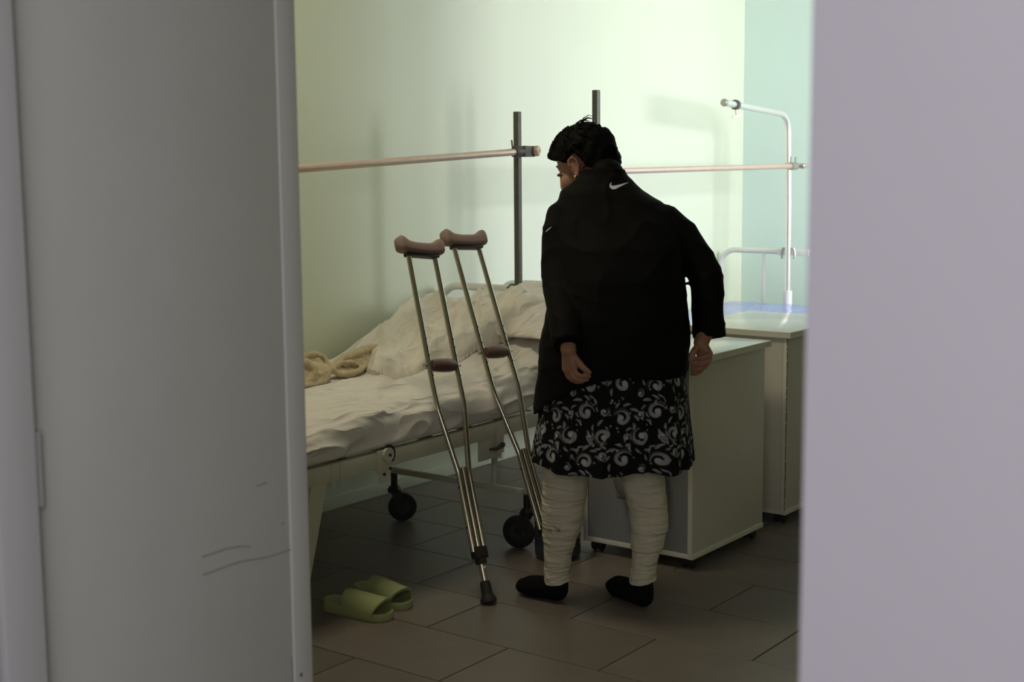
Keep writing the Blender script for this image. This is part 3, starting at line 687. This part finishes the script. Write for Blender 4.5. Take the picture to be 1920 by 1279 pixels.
# ------------------------------------------------------------------ slippers
def slipper():
    root = thing('slipper', (0, 0, 0), 'x', 'slipper', 'pair of green slides')
    # local: toe along +X, length .26, origin under the middle
    def half(t):  # half width along the sole
        return .034+.0125*math.sin(min(1, max(0, t))*PI*.62)+.006*sstep(.45, .75, t)
    L = .262; rings = []; n = 26
    def outline(sc, z):
        pts = []
        m = 30
        for i in range(m+1):
            a = PI/2+PI*i/m; pts.append((-.095+.037*math.cos(a)*sc*1.0-(1-sc)*0, .037*math.sin(a)*sc, z))
        for i in range(1, 14):
            t = i/14; pts.append((-.095+t*.165, -(.037+.011*sstep(0, 1, t))*sc, z))
        for i in range(m+1):
            a = -PI/2+PI*i/m; pts.append((.07+.060*math.cos(a)*sc, .048*math.sin(a)*sc, z))
        for i in range(13, 0, -1):
            t = i/14; pts.append((-.095+t*.165, (.037+.011*sstep(0, 1, t))*sc, z))
        return pts
    def zt(x): return .026+.012*sstep(.04, -.10, x)
    R = [outline(.95, 0), outline(1.0, .005)]
    o1 = outline(1.0, 0); R.append([(x, y, zt(x)-.004) for x, y, _ in o1])
    o2 = outline(.97, 0); R.append([(x, y, zt(x)+.001) for x, y, _ in o2])
    o3 = outline(.86, 0); R.append([(x, y, zt(x)-.003) for x, y, _ in o3])
    part('sole', MB().loft(R), 'slide', root, angle=50)
    # broad upper band, thick, open at the toe
    rings = []; nu = 14
    def band(x, sc, th):
        hw = (.043+.007*sstep(-.03, .07, x))*1.04-th; hgt = .068-.010*sstep(-.03, .085, x)-th
        return [(x + .014*math.sin(PI*j/20)*sc, hw*math.cos(PI*j/20)*1.0, .012+hgt*max(0, math.sin(PI*j/20))**.75) for j in range(21)]
    xs = np.linspace(-.030, .082, nu); rings = []
    for i, x in enumerate(xs):
        sc = -1+2*i/(nu-1)*1.6
        outer = band(x, sc, 0); inner = band(x, sc, .008)[::-1]; rings.append(outer+inner)
    part('upper_band', MB().loft(rings), 'slide', root, angle=50)
    return root
s1 = slipper(); s2 = copy_tree(s1)
s1['label'] = 'front pale green slide slipper, nearer the door'; s2['label'] = 'rear pale green slide slipper, partly behind the other'
s1.location = (3.165, 2.985, 0); s1.rotation_euler = (0, 0, math.radians(-84))
s2.location = (3.310, 3.010, 0); s2.rotation_euler = (0, 0, math.radians(-99))

# ------------------------------------------------------------------ water bottle and plastic bag
bo = (4.075, 2.835, 0)
wb = thing('water_bottle', bo, 'large clear bluish water bottle on the floor behind the left leg', 'bottle')
prof = [(.05, .006), (.072, 0), (.083, .008), (.085, .02)]
for i in range(3): prof += [(.0845, .05+i*.06), (.0825, .056+i*.06), (.0845, .062+i*.06)]
prof += [(.085, .215), (.078, .24), (.055, .268), (.026, .288), (.019, .294), (.019, .306)]
part('body', MB().lathe(prof, bo, (0, 0, 1), 32), 'bottle', wb, angle=60)
part('cap', MB().lathe([(.021, .300), (.022, .302), (.022, .318), (.020, .320)], bo, (0, 0, 1), 20), 'cap_blue', wb)
part('water', MB().lathe([(.068, .003), (.079, .010), (.080, .02), (.0775, .1), (.0775, .17), (.0775, .172)], bo, (0, 0, 1), 28), 'bottle', wb, angle=60)
def bag():
    rings = []; n = 72; cx, cy = 4.148, 2.545
    for i in range(44):
        t = i/43; z = .515-.275*t
        wd = .006+.078*sstep(.02, .55, t)*(1-.35*sstep(.75, 1, t)); dp = .003+.024*sstep(.1, .6, t)*(1-.6*sstep(.85, 1, t)); ring = []
        for j in range(n):
            a = 2*PI*j/n; c, s_ = math.cos(a), math.sin(a)
            q = 1+.35*nz(c*1.6+t*3, s_*1.6, t*5+3)+.22*ridged(c*3, s_*3+t*7, t*4)
            ring.append((min(4.184, cx+dp*c*q), cy-.14*(1-sstep(0, .4, t))+wd*s_*q, z+.018*nz(c*2, s_*2, t*4)*sstep(0, .2, t)))
        rings.append(ring)
    return MB().loft(rings)
tag(part('plastic_bag', bag(), 'bag', loc=(4.15, 2.575, .25), angle=60), 'clear crumpled plastic bag hanging on the front of the nearer nightstand', 'bag')

# ------------------------------------------------------------------ person
def L(r, f, z): return Vector(RT0*r+FW0*f+Vector((0, 0, z)))
pr = thing('person', L(.30, 4.43, 0), 'person seen from behind in black jacket, patterned skirt and leg bandages, head turned left', 'person')
hc = L(.245, 4.70, 1.426)                          # head centre at ear level
hy_, hp_ = math.radians(57), math.radians(28)
Fh = (RT0*-math.sin(hy_)+FW0*math.cos(hy_)); HF = Fh*math.cos(hp_)-UP0*math.sin(hp_); HU = UP0*math.cos(hp_)+Fh*math.sin(hp_); HR = HF.cross(HU)
def hd(x, y, z): return hc+HR*x+HF*y+HU*z
HB = (HR, HF, HU)
b = MB()
b.ellipsoid(hd(0, -.012, .03), (.073, .094, .088), HB)
b.ellipsoid(hd(0, .028, -.04), (.057, .060, .076), HB)
b.ellipsoid(hd(0, .066, -.090), (.026, .022, .020), HB)
for s in (-1, 1):
    b.ellipsoid(hd(s*.037, .052, -.032), (.030, .032, .034), HB)
    b.ellipsoid(hd(s*.012, .092, -.034), (.0095, .011, .009), HB)
    b.ellipsoid(hd(s*.030, .078, .010), (.017, .010, .006), HB)
    b.capsule(hd(s*.012, .075, .030), hd(s*.044, .058, .030), .011, .010)
    # ear: bowl, helix, lobe
    e = hd(s*.077, -.008, -.004); EB = ((HR*s+HF*-.35).normalized(), (HF+HR*s*.35).normalized(), HU)
    b.ellipsoid(e, (.007, .017, .030), EB, 16, 10)
    b.chain([e+EB[1]*.012+HU*.006+EB[0]*.006, e+EB[1]*.010+HU*.024+EB[0]*.008, e-EB[1]*.006+HU*.030+EB[0]*.010, e-EB[1]*.017+HU*.016+EB[0]*.011, e-EB[1]*.016-HU*.006+EB[0]*.009, e-EB[1]*.007-HU*.022+EB[0]*.006], [.0045]*6, 8)
    b.ellipsoid(e+EB[1]*.002-HU*.030+EB[0]*.003, (.006, .009, .010), EB, 12, 8)
b.capsule(hd(0, .084, .022), hd(0, .101, -.026), .0085, .0120)
b.capsule(hd(-.018, .084, -.058), hd(.018, .084, -.058), .008, .008); b.capsule(hd(-.016, .083, -.069), hd(.016, .083, -.069), .008, .008)
# neck, trunk
b.chain([hd(0, -.035, -.055), L(.297, 4.60, 1.37), L(.31, 4.575, 1.30)], [.056, .060, .075], 18)
def ell(rc, fc, z, a, bb, n=32): return [L(rc+a*math.cos(2*PI*j/n), fc+bb*math.sin(2*PI*j/n), z) for j in range(n)]
b.loft([ell(.315, 4.575, 1.34, .07, .06), ell(.33, 4.56, 1.28, .16, .09), ell(.345, 4.52, 1.18, .185, .115), ell(.348, 4.46, 1.05, .18, .125), ell(.335, 4.43, .92, .20, .145), ell(.325, 4.42, .80, .215, .15), ell(.32, 4.42, .70, .19, .14), ell(.31, 4.42, .66, .13, .11)])
# arms
LW = L(.174, 4.232, .866); RW = L(.605, 4.398, .865)
b.chain([L(.195, 4.565, 1.26), L(.160, 4.52, 1.17), L(.157, 4.41, 1.04), L(.168, 4.275, .92), LW], [.050, .038, .036, .027, .025], 14)
b.chain([L(.49, 4.56, 1.235), L(.597, 4.52, 1.13), L(.628, 4.485, 1.055), L(.632, 4.455, .96), L(.622, 4.42, .895), RW], [.048, .038, .036, .032, .026, .025], 14)
# legs and feet
b.chain([L(.215, 4.42, .70), L(.17, 4.425, .44), L(.160, 4.435, .30), L(.143, 4.445, .09)], [.085, .060, .054, .030], 16)
b.chain([L(.425, 4.42, .70), L(.418, 4.40, .44), L(.436, 4.385, .30), L(.420, 4.375, .09)], [.085, .060, .054, .030], 16)
b.chain([L(.143, 4.445, .09), L(.150, 4.440, .040), L(.09, 4.48, .035), L(.035, 4.52, .025)], [.030, .028, .026, .020])
b.chain([L(.420, 4.375, .09), L(.425, 4.370, .040), L(.37, 4.45, .035), L(.335, 4.51, .025)], [.030, .028, .026, .020])
# hands: palm and five fingers each
def hand(palm, fingers, thumb):
    for a, bb, ra_, rb_ in palm: b.capsule(L(*a), L(*bb), ra_, rb_)
    for (pts, r) in fingers: b.chain([L(*p) for p in pts], [r*.96, r*.92, r*.88, r*.76][:len(pts)], 10)
    b.chain([L(*p) for p in thumb], [.0125, .0115, .0105, .0085][:len(thumb)], 10)
hand([((.176, 4.232, .862), (.190, 4.222, .812), .021, .0125), ((.175, 4.234, .862), (.180, 4.228, .806), .021, .013), ((.173, 4.236, .858), (.171, 4.238, .804), .021, .013), ((.172, 4.240, .855), (.165, 4.249, .806), .020, .0115)],
     [([(.190, 4.222, .812), (.200, 4.212, .793), (.219, 4.212, .788), (.237, 4.220, .787)], .0092),
      ([(.180, 4.228, .806), (.190, 4.219, .782), (.211, 4.217, .775), (.231, 4.224, .776)], .0094),
      ([(.171, 4.238, .804), (.180, 4.232, .779), (.199, 4.230, .768), (.217, 4.236, .767)], .0090),
      ([(.165, 4.249, .806), (.171, 4.247, .783), (.185, 4.246, .769), (.200, 4.249, .766)], .0080)],
     [(.186, 4.228, .852), (.203, 4.216, .832), (.218, 4.210, .814), (.236, 4.212, .800)])
hand([((.604, 4.397, .862), (.628, 4.378, .832), .021, .013), ((.605, 4.397, .860), (.626, 4.380, .815), .021, .013), ((.606, 4.397, .858), (.618, 4.384, .800), .020, .0125), ((.604, 4.398, .858), (.606, 4.388, .790), .019, .0115)],
     [([(.628, 4.378, .832), (.621, 4.352, .827), (.599, 4.348, .822), (.577, 4.362, .817)], .0094),
      ([(.626, 4.380, .815), (.619, 4.354, .808), (.597, 4.349, .802), (.574, 4.362, .797)], .0096),
      ([(.618, 4.384, .800), (.612, 4.359, .792), (.592, 4.354, .785), (.573, 4.366, .781)], .0092),
      ([(.606, 4.388, .790), (.602, 4.366, .779), (.587, 4.362, .771), (.573, 4.372, .767)], .0082)],
     [(.596, 4.388, .858), (.582, 4.372, .845), (.571, 4.366, .830), (.567, 4.364, .813)])
body = part('body', solid(b, .0031, 3, .5), 'skin', pr)
for s in (-1, 1):
    part('eye', MB().ellipsoid(hd(s*.031, .0595, .006), (.0105, .0105, .0105), HB, 16, 10), 'eye', pr)
    part('iris', MB().ellipsoid(hd(s*.031, .0672, .004), (.0052, .004, .0052), HB, 12, 8), 'hair', pr)
    part('eyebrow', MB().chain([hd(s*.014, .0825, .036), hd(s*.030, .0765, .041), hd(s*.047, .062, .036)], [.0022, .0026, .0015], 8), 'hair', pr)
part('earring', MB().ellipsoid(hd(-.086, -.001, -.039), (.0052, .0052, .0060), HB, 14, 10), 'gold', pr)
# hair shell
def hair():
    rings = []; nr, ns = 90, 140; o = (0, -.014, .024)
    for i in range(nr+1):
        t = -PI/2+PI*(i+.02 if i == 0 else i-.02 if i == nr else i)/nr; ring = []
        for j in range(ns):
            az = 2*PI*j/ns                                  # 0 = face, pi = back
            dx, dy, dz = math.cos(t)*math.sin(az), math.cos(t)*math.cos(az), math.sin(t)
            ph = math.degrees(abs(az if az <= PI else az-2*PI))
            zmin = interp(ph, [0, 30, 52, 66, 78, 90, 102, 114, 130, 150, 180], [.36, .32, .22, -.02, -.08, .20, .12, -.50, -.80, -.86, -.88])
            zmin += .05*nz(az*9, 3.1)
            h = sstep(zmin-.05, zmin+.10, dz)
            rad = 1/math.sqrt((dx/.078)**2+(dy/.101)**2+(dz/.092)**2)
            if dz < 0: rad *= 1+.12*sstep(0, -.6, dz)*(1 if ph > 100 else .3)
            fr = sstep(60, 15, ph)*sstep(.35, .5, dz)*sstep(.95, .7, dz)
            th = .015+.004*sstep(.2, .9, dz)+.010*fr+.004*sstep(120, 170, ph)
            th += .0035*ridged(az*9+dz*2, dz*2.2+az, 5)**2+.004*nz(az*3, dz*4, 2)+.0018*nz(az*26, dz*5, 9)
            rr = rad*(.80+.20*h)+th*h
            ring.append(hd(o[0]+dx*rr, o[1]+dy*rr, o[2]+dz*rr))
        rings.append(ring)
    mb = MB().loft(rings)
    for k in range(110):                                    # loose locks lying over the cap
        az = random.uniform(0, 2*PI); el = random.uniform(.25, 1.45) if k > 25 else random.uniform(.95, 1.5)
        def pt(a, e_, h_):
            dx, dy, dz = math.cos(e_)*math.sin(a), math.cos(e_)*math.cos(a), math.sin(e_)
            rad = 1/math.sqrt((dx/.078)**2+(dy/.101)**2+(dz/.092)**2)+h_; return hd(o[0]+dx*rad, o[1]+dy*rad, o[2]+dz*rad)
        da = random.uniform(-.3, .3); de = random.uniform(.18, .40); up = random.choice((.022, .025, .028, .031))
        if abs(az-PI) > PI-1.2 and el-de < .45: continue
        mb.tube([pt(az, el, .016), pt(az+da*.4, el-de*.35, .026), pt(az+da*.8, el-de*.7, up-.003), pt(az+da, el-de, up-.004)], [.0042, .0038, .0024, .0006], 6)
    mb.ellipsoid(hd(0, -.068, -.064), (.066, .046, .086), HB, 28, 18)
    mb.ellipsoid(L(.316, 4.598, 1.402), (.056, .066, .050), (RT0, FW0, UP0), 28, 18)
    for k in range(7):                                      # tuft standing up at the crown
        a0 = hd(random.uniform(-.03, .01), random.uniform(-.075, -.03), .118); q = a0+HU*.020+HF*random.uniform(-.02, -.004)+HR*random.uniform(-.01, .02)
        mb.tube([a0, a0.lerp(q, .6)+HU*.006, q+HR*random.uniform(.004, .02)-HF*.012, q+HR*.022-HF*.022-HU*.010], [.003, .0022, .0014, .0005], 6)
    return mb
part('hair', hair(), 'hair', pr, angle=70)

# jacket: shell with open hem, sleeves and stand collar, one continuous cloth
def jring(rc, fc, z, a, bb, zf=None, n=56, sq=2.3):
    out = []
    for j in range(n):
        t = 2*PI*j/n; c, s = math.cos(t), math.sin(t); k = (abs(c)**sq+abs(s)**sq)**(-1/sq)
        out.append(L(rc+a*c*k, fc+bb*s*k, z+(zf(c, s) if zf else 0)))
    return out
def hem(c, s):   # gathered up at the back, hanging lower at the front left
    left = max(0, -c); back = max(0, -s); front = max(0, s); right = max(0, c)
    return .125*back**.7*(1-left**4) + .085*right*(1-back)**.5 - .005*left - .02*front + .012*math.sin(5*c+1)*back
j = MB()
rings = [jring(.312, 4.43, .635, .245, .188, hem), jring(.322, 4.43, .72, .246, .190, lambda c, s: hem(c, s)*.6), jring(.330, 4.435, .85, .241, .186, lambda c, s: hem(c, s)*.2), jring(.337, 4.44, .95, .231, .178),
         jring(.350, 4.46, 1.07, .210, .162), jring(.350, 4.50, 1.17, .208, .145), jring(.338, 4.545, 1.255, .195, .122), jring(.320, 4.57, 1.312, .176, .104), jring(.299, 4.58, 1.345, .136, .095), jring(.303, 4.592, 1.372, .103, .085), jring(.303, 4.60, 1.396, .079, .076, lambda c, s: .008*max(0, -s)), jring(.300, 4.605, 1.413, .075, .074, lambda c, s: .015*max(0, -s)), jring(.296, 4.606, 1.413, .062, .061), jring(.299, 4.60, 1.36, .060, .058), jring(.31, 4.58, 1.30, .05, .05)]
inner = [jring(.330, 4.435, .86, .10, .08), jring(.330, 4.435, .855, .222, .168), jring(.322, 4.43, .75, .232, .176, lambda c, s: hem(c, s)*.6), jring(.312, 4.43, .64, .232, .176, hem)]
j.loft(inner+rings)
def sleeve(pts, rr, cuff):
    P = [L(*p) for p in pts]; d = (P[-1]-P[-2]).normalized()
    P2 = P+[P[-1]+d*.001, P[-1]-d*.05, P[-1]-d*.055]; r2 = rr+[cuff-.011, cuff-.012, .004]
    j.tube(P2, r2, 26)
sleeve([(.215, 4.575, 1.290), (.182, 4.56, 1.268), (.165, 4.53, 1.19), (.158, 4.475, 1.10), (.157, 4.415, 1.03), (.161, 4.345, .975), (.166, 4.285, .925), (.172, 4.236, .880)], [.06, .070, .066, .060, .058, .055, .051, .047], .047)
sleeve([(.45, 4.57, 1.262), (.500, 4.555, 1.240), (.556, 4.535, 1.188), (.602, 4.515, 1.125), (.625, 4.495, 1.080), (.630, 4.475, 1.04), (.633, 4.455, .96), (.637, 4.432, .874)], [.055, .066, .063, .061, .060, .056, .053, .055], .055)
jm = solid(j, .0052, 5, .5)
def jw(p, n):
    u = p.dot(RT0); f = p.dot(FW0); z = p.z
    v = .0035*ridged(u*9+z*3, z*6-u*3, f*5)**2+.004*nz(u*7, f*7, z*5)
    v += .004*ridged(u*4, z*13+u*5, f*8)**3*(1 if (u < .21 or u > .55) else .35)
    return v-.004
displace(jm, jw)
jacket = part('jacket', jm, 'jacket', pr)
def bvh(o):
    off = ORIG[o.name]; me = o.data
    return BVHTree.FromPolygons([v.co+off for v in me.vertices], [tuple(p.vertices) for p in me.polygons])
JB = bvh(jacket)
def onto(tree, r, z, lift=.0015, f0=3.9):
    h = tree.ray_cast(L(r, f0, z), FW0)[0]
    return (h - FW0*lift) if h else None
def decal(name, tree, polylines, m, parent, lift=.0022, label=None):
    """printed mark: strip of given half width following the cloth"""
    mb = MB()
    for pts in polylines:
        A = []; 
        for i, (r, z, wd) in enumerate(pts):
            r0, z0, _ = pts[max(i-1, 0)]; r1, z1, _ = pts[min(i+1, len(pts)-1)]
            d = math.hypot(r1-r0, z1-z0) or 1; nx, nzz = -(z1-z0)/d, (r1-r0)/d
            p, q = onto(tree, r+nx*wd, z+nzz*wd, lift), onto(tree, r-nx*wd, z-nzz*wd, lift)
            if p and q: A.append((p, q))
        e = FW0*.0012
        vs = []; fs = []
        for p, q in A: vs += [p, q, q+e, p+e]
        for i in range(len(A)-1):
            for k in range(4): fs.append((i*4+k, i*4+(k+1) % 4, i*4+4+(k+1) % 4, i*4+4+k))
        if A: fs += [(0, 1, 2, 3), tuple(len(vs)-4+k for k in (3, 2, 1, 0))]
        mb.add(vs, fs)
    return part(name, mb, m, parent, smooth=False, label=label)
# curved check mark below the collar: short hook on the left, long thin tail to the right
sw = [(.3255, 1.3755, .0006), (.3215, 1.369, .0022), (.3225, 1.362, .0046), (.3285, 1.3585, .0062), (.3365, 1.3590, .0056), (.347, 1.3625, .0040), (.359, 1.3665, .0028), (.371, 1.3705, .0016), (.383, 1.374, .0005)]
decal('logo', JB, [sw], 'logo', jacket, label='white curved check mark on the upper back')
decal('logo', JB, [[(.111, 1.217, .0005), (.117, 1.223, .0014), (.124, 1.229, .0012), (.130, 1.234, .0005)]], 'logo', jacket, label='small white mark on the left sleeve')

# skirt with scroll print
def motif_raster():
    """one repeat of the white scroll print on black, periodic, values 0..1"""
    W, Hh, res = .215, .235, .0009
    nw, nh = int(W/res), int(Hh/res)
    gx, gy = np.meshgrid((np.arange(nw)+.5)*res, (np.arange(nh)+.5)*res); img = np.zeros((nh, nw))
    def dab(x, y, r, val):
        dx = np.abs(gx-x % W); dx = np.minimum(dx, W-dx); dy = np.abs(gy-y % Hh); dy = np.minimum(dy, Hh-dy)
        m = np.clip((r-np.hypot(dx, dy))/.0016+.5, 0, 1)*val; np.maximum(img, m, out=img)
    rnd = random.Random(11)
    def scroll(x, y, R, a0, hand_, turns=1.0):
        n = 110
        for i in range(n):
            t = i/(n-1); r = R*(.16+.84*t**.85); a = a0+hand_*turns*2*PI*(1-t)
            dab(x+r*math.cos(a), y+r*math.sin(a), R*(.30*(1-t)**.9*(.35+.65*min(1, t*4))+.045), .45+.35*(1-t))
            if t > .25: dab(x+r*1.30*math.cos(a+hand_*.1), y+r*1.30*math.sin(a+hand_*.1), R*.035*math.sin(PI*(t-.25)/.75)+.0002, .42)
        dab(x+R*.16*math.cos(a0+hand_*turns*2*PI), y+R*.16*math.sin(a0+hand_*turns*2*PI), R*.34, .92)
    def leaf(x, y, ln, a, curl):
        n = 44
        for i in range(n):
            t = i/(n-1); b_ = a+curl*t; x += ln/n*math.cos(b_); y += ln/n*math.sin(b_)
            dab(x, y, ln*.17*math.sin(PI*t**.8)**.8*(1-.35*t)+.0003, .30+.5*t)
    centers = [(.036, .050, .027, .5, 1), (.143, .042, .025, 3.6, -1), (.090, .120, .028, 1.9, 1), (.193, .125, .025, 5.1, -1), (.030, .178, .026, 2.6, -1), (.137, .196, .027, .2, 1), (.088, .020, .013, 2.0, -1), (.190, .065, .013, 4.0, 1), (.150, .120, .014, 1.0, -1), (.045, .118, .013, 5.6, 1), (.085, .190, .013, 3.3, 1), (.192, .200, .014, .9, -1)]
    for x, y, R, a, hnd in centers:
        scroll(x, y, R, a, hnd)
        if R < .02: continue
        for k in range(5):                                  # feathered leaves fanning off the back of the scroll
            b_ = a+hnd*(.5+k*.62); leaf(x+R*1.42*math.cos(b_), y+R*1.42*math.sin(b_), .022+.004*(k % 3), b_+hnd*.75, hnd*.9)
    for k in range(40):
        dab(rnd.uniform(0, W), rnd.uniform(0, Hh), rnd.uniform(.0018, .0042), rnd.uniform(.4, .8))
    for k in range(14):
        leaf(rnd.uniform(0, W), rnd.uniform(0, Hh), rnd.uniform(.012, .022), rnd.uniform(0, 6.3), rnd.uniform(-1.5, 1.5))
    return img, W, Hh, res
def skirt():
    img, W, Hh, res = motif_raster()
    n, m = 720, 190; rings = []; uv = []
    for i in range(m+1):
        t = i/m
        ring = []; z_top = .83
        for k in range(n):
            a = 2*PI*k/n; c, s = math.cos(a), math.sin(a)
            zb = .464+.020*max(0, -c)**2-.0+.006*math.sin(4*a+.5)+.004*math.sin(9*a)
            z = z_top+(zb-z_top)*t
            A = interp(z, [.44, .52, .61, .69, .76, .83], [.262, .256, .244, .239, .225, .205]); B = interp(z, [.44, .52, .61, .69, .76, .83], [.188, .184, .178, .172, .165, .150])
            rc = interp(z, [.44, .52, .61, .69, .83], [.318, .322, .326, .327, .327])
            pl = (.010*math.sin(7*a+1.2)+.006*math.sin(13*a)+.004*math.sin(23*a+z*9))*(t**1.3)
            # pressed pleats at the back
            for a0 in (4.58, 5.05, 5.35, 4.15):
                d = (a-a0); pl += .012*t*math.exp(-(d/.05)**2)*(1 if d < 0 else .15)
            sq = 2.25; kk = (abs(c)**sq+abs(s)**sq)**(-1/sq)
            ring.append(L(rc+(A+pl)*c*kk, 4.425+(B+pl)*s*kk, z)); uv.append((k*1.45/n, z))
        rings.append(ring)
    mb = MB(); vs = [p for r in rings for p in r]
    inn = [[p+(L(.325, 4.425, p.z)-p)*.012 for p in r] for r in (rings[-1], rings[-10], rings[-40])]
    me = MB().loft(rings+inn, cap=False)
    mesh = me.mesh('skirt', ORIG[pr.name], True, 60)
    ca = mesh.color_attributes.new('print', 'FLOAT_COLOR', 'POINT'); N = len(mesh.vertices)
    u = np.array(uv); val = np.zeros(N); q = img[((u[:, 1]/res).astype(int)) % img.shape[0], ((u[:, 0]/res).astype(int)) % img.shape[1]]
    val[:len(q)] = q
    colr = np.ones((N, 4)); g = .005+val*.48
    colr[:, 0] = g; colr[:, 1] = g; colr[:, 2] = g*1.04
    ca.data.foreach_set('color', colr.ravel().astype(np.float32))
    o = bpy.data.objects.new('skirt', mesh); COL.objects.link(o); mesh.materials.append(M['skirt']); o.parent = pr; ORIG[o.name] = ORIG[pr.name]
    o['label'] = 'black knee-length skirt with grey-white scroll print'
    return o
skirt()

# bandaged legs
def bandage(zs, rcs, ws, fc, seed, label):
    n = 64; rings = []; z = .50
    zl = list(np.arange(zs[-1], .53, .004))
    for z in zl:
        rc = interp(-z, [-q for q in zs], rcs); a = interp(-z, [-q for q in zs], ws); f = interp(-z, [-q for q in zs], fc); ring = []
        for k in range(n):
            t = 2*PI*k/n; ph = (z*1.0+.018*math.cos(t+seed)+.010*math.sin(2*t)+.004*nz(math.cos(t)*2, math.sin(t)*2, z*8+seed))/.058+seed
            fr = ph-math.floor(ph); st = .0026*fr - .0013 + .0010*math.sin(ph*2*PI*3.1)*nz(math.cos(t)*3, z*9, seed)
            low = sstep(.20, .06, z); st += .0018*low*math.sin((z+.006*math.sin(t*2+seed))*2*PI/.013)+.003*nz(math.cos(t)*2.4, math.sin(t)*2.4, z*14+seed*3)
            dz = .018*math.cos(t+2.4)*sstep(zs[-1]+.02, zs[-1], z)
            ring.append(L(rc+(a+st)*math.cos(t), f+(a*.98+st)*math.sin(t), z-dz*.6))
        rings.append(ring)
    top = [[p+(L(interp(-z, [-q for q in zs], rcs), fc[0], p.z)-p)*.1 for p in rings[-1]]]
    low = [[p+(L(rcs[-1], fc[-1], p.z)-p)*.12 for p in rings[0]]]
    o = part('leg_bandage', MB().loft(low+rings+top), 'bandage', pr, angle=40, label=label); return o
lb = bandage([.53, .445, .38, .313, .242, .215, .17, .13, .09, .072], [.172, .172, .168, .163, .158, .153, .147, .144, .143, .143], [.080, .075, .0725, .070, .0625, .056, .048, .043, .041, .043], [4.42, 4.42, 4.425, 4.43, 4.435, 4.437, 4.44, 4.442, 4.443, 4.443], .3, 'off-white bandage with small handwritten marks')
rb = bandage([.53, .45, .39, .319, .272, .256, .248, .205, .196, .188, .13, .105, .092], [.412, .414, .425, .438, .441, .441, .438, .434, .433, .431, .423, .419, .420], [.078, .074, .069, .0635, .0625, .0615, .0555, .0545, .0530, .0440, .0400, .0410, .0440], [4.40, 4.40, 4.39, 4.385, 4.382, 4.381, 4.38, 4.378, 4.377, 4.376, 4.375, 4.374, 4.374], 1.7, 'off-white bandage with stepped layers')
LBV = bvh(lb)
w_ = .0009
ink = [[(.114, .268, w_), (.1142, .260, w_), (.1150, .254, w_), (.121, .2535, w_), (.1215, .259, w_), (.1212, .268, w_)], [(.1215, .2535, w_), (.1225, .250, w_)],
       [(.128, .269, w_), (.133, .2695, w_), (.1375, .269, w_), (.135, .262, w_)],
       [(.146, .268, w_), (.142, .263, w_), (.1405, .257, w_), (.1435, .253, w_), (.1475, .254, w_), (.148, .259, w_), (.144, .261, w_)], [(.148, .266, w_), (.151, .259, w_), (.150, .254, w_)]]
decal('ink_mark', LBV, ink, 'ink', lb, lift=.0012, label='small dark handwritten characters')
# socks
def sock(ank, heel, mid, ball, toe, label):
    q = MB()
    q.chain([ank, heel, mid, ball, toe], [.034, .035, .037, .038, .026], 18)
    d = (toe-heel).normalized(); s = Vector((-d.y, d.x, 0)).normalized()
    q.chain([heel+Vector((0, 0, .0)), ball+s*.012, toe+s*.010], [.034, .030, .022], 14); q.chain([ball-s*.012, toe-s*.010], [.030, .021], 14)
    me = solid(q, .005, 6)
    for v in me.vertices:
        if v.co.z < .0015: v.co.z = .0015+ (v.co.z-.0015)*.02
    displace(me, lambda p, n: .0015*nz(p.x*40, p.y*40, p.z*40) if p.z > .01 else 0)
    return part('sock', me, 'sock', pr, label=label)
sock(L(.146, 4.442, .070), L(.146, 4.442, .036), L(.100, 4.470, .040), L(.060, 4.503, .032), L(.032, 4.528, .026), None)
sock(L(.421, 4.374, .072), L(.421, 4.372, .036), L(.384, 4.432, .040), L(.350, 4.490, .032), L(.338, 4.526, .026), None)
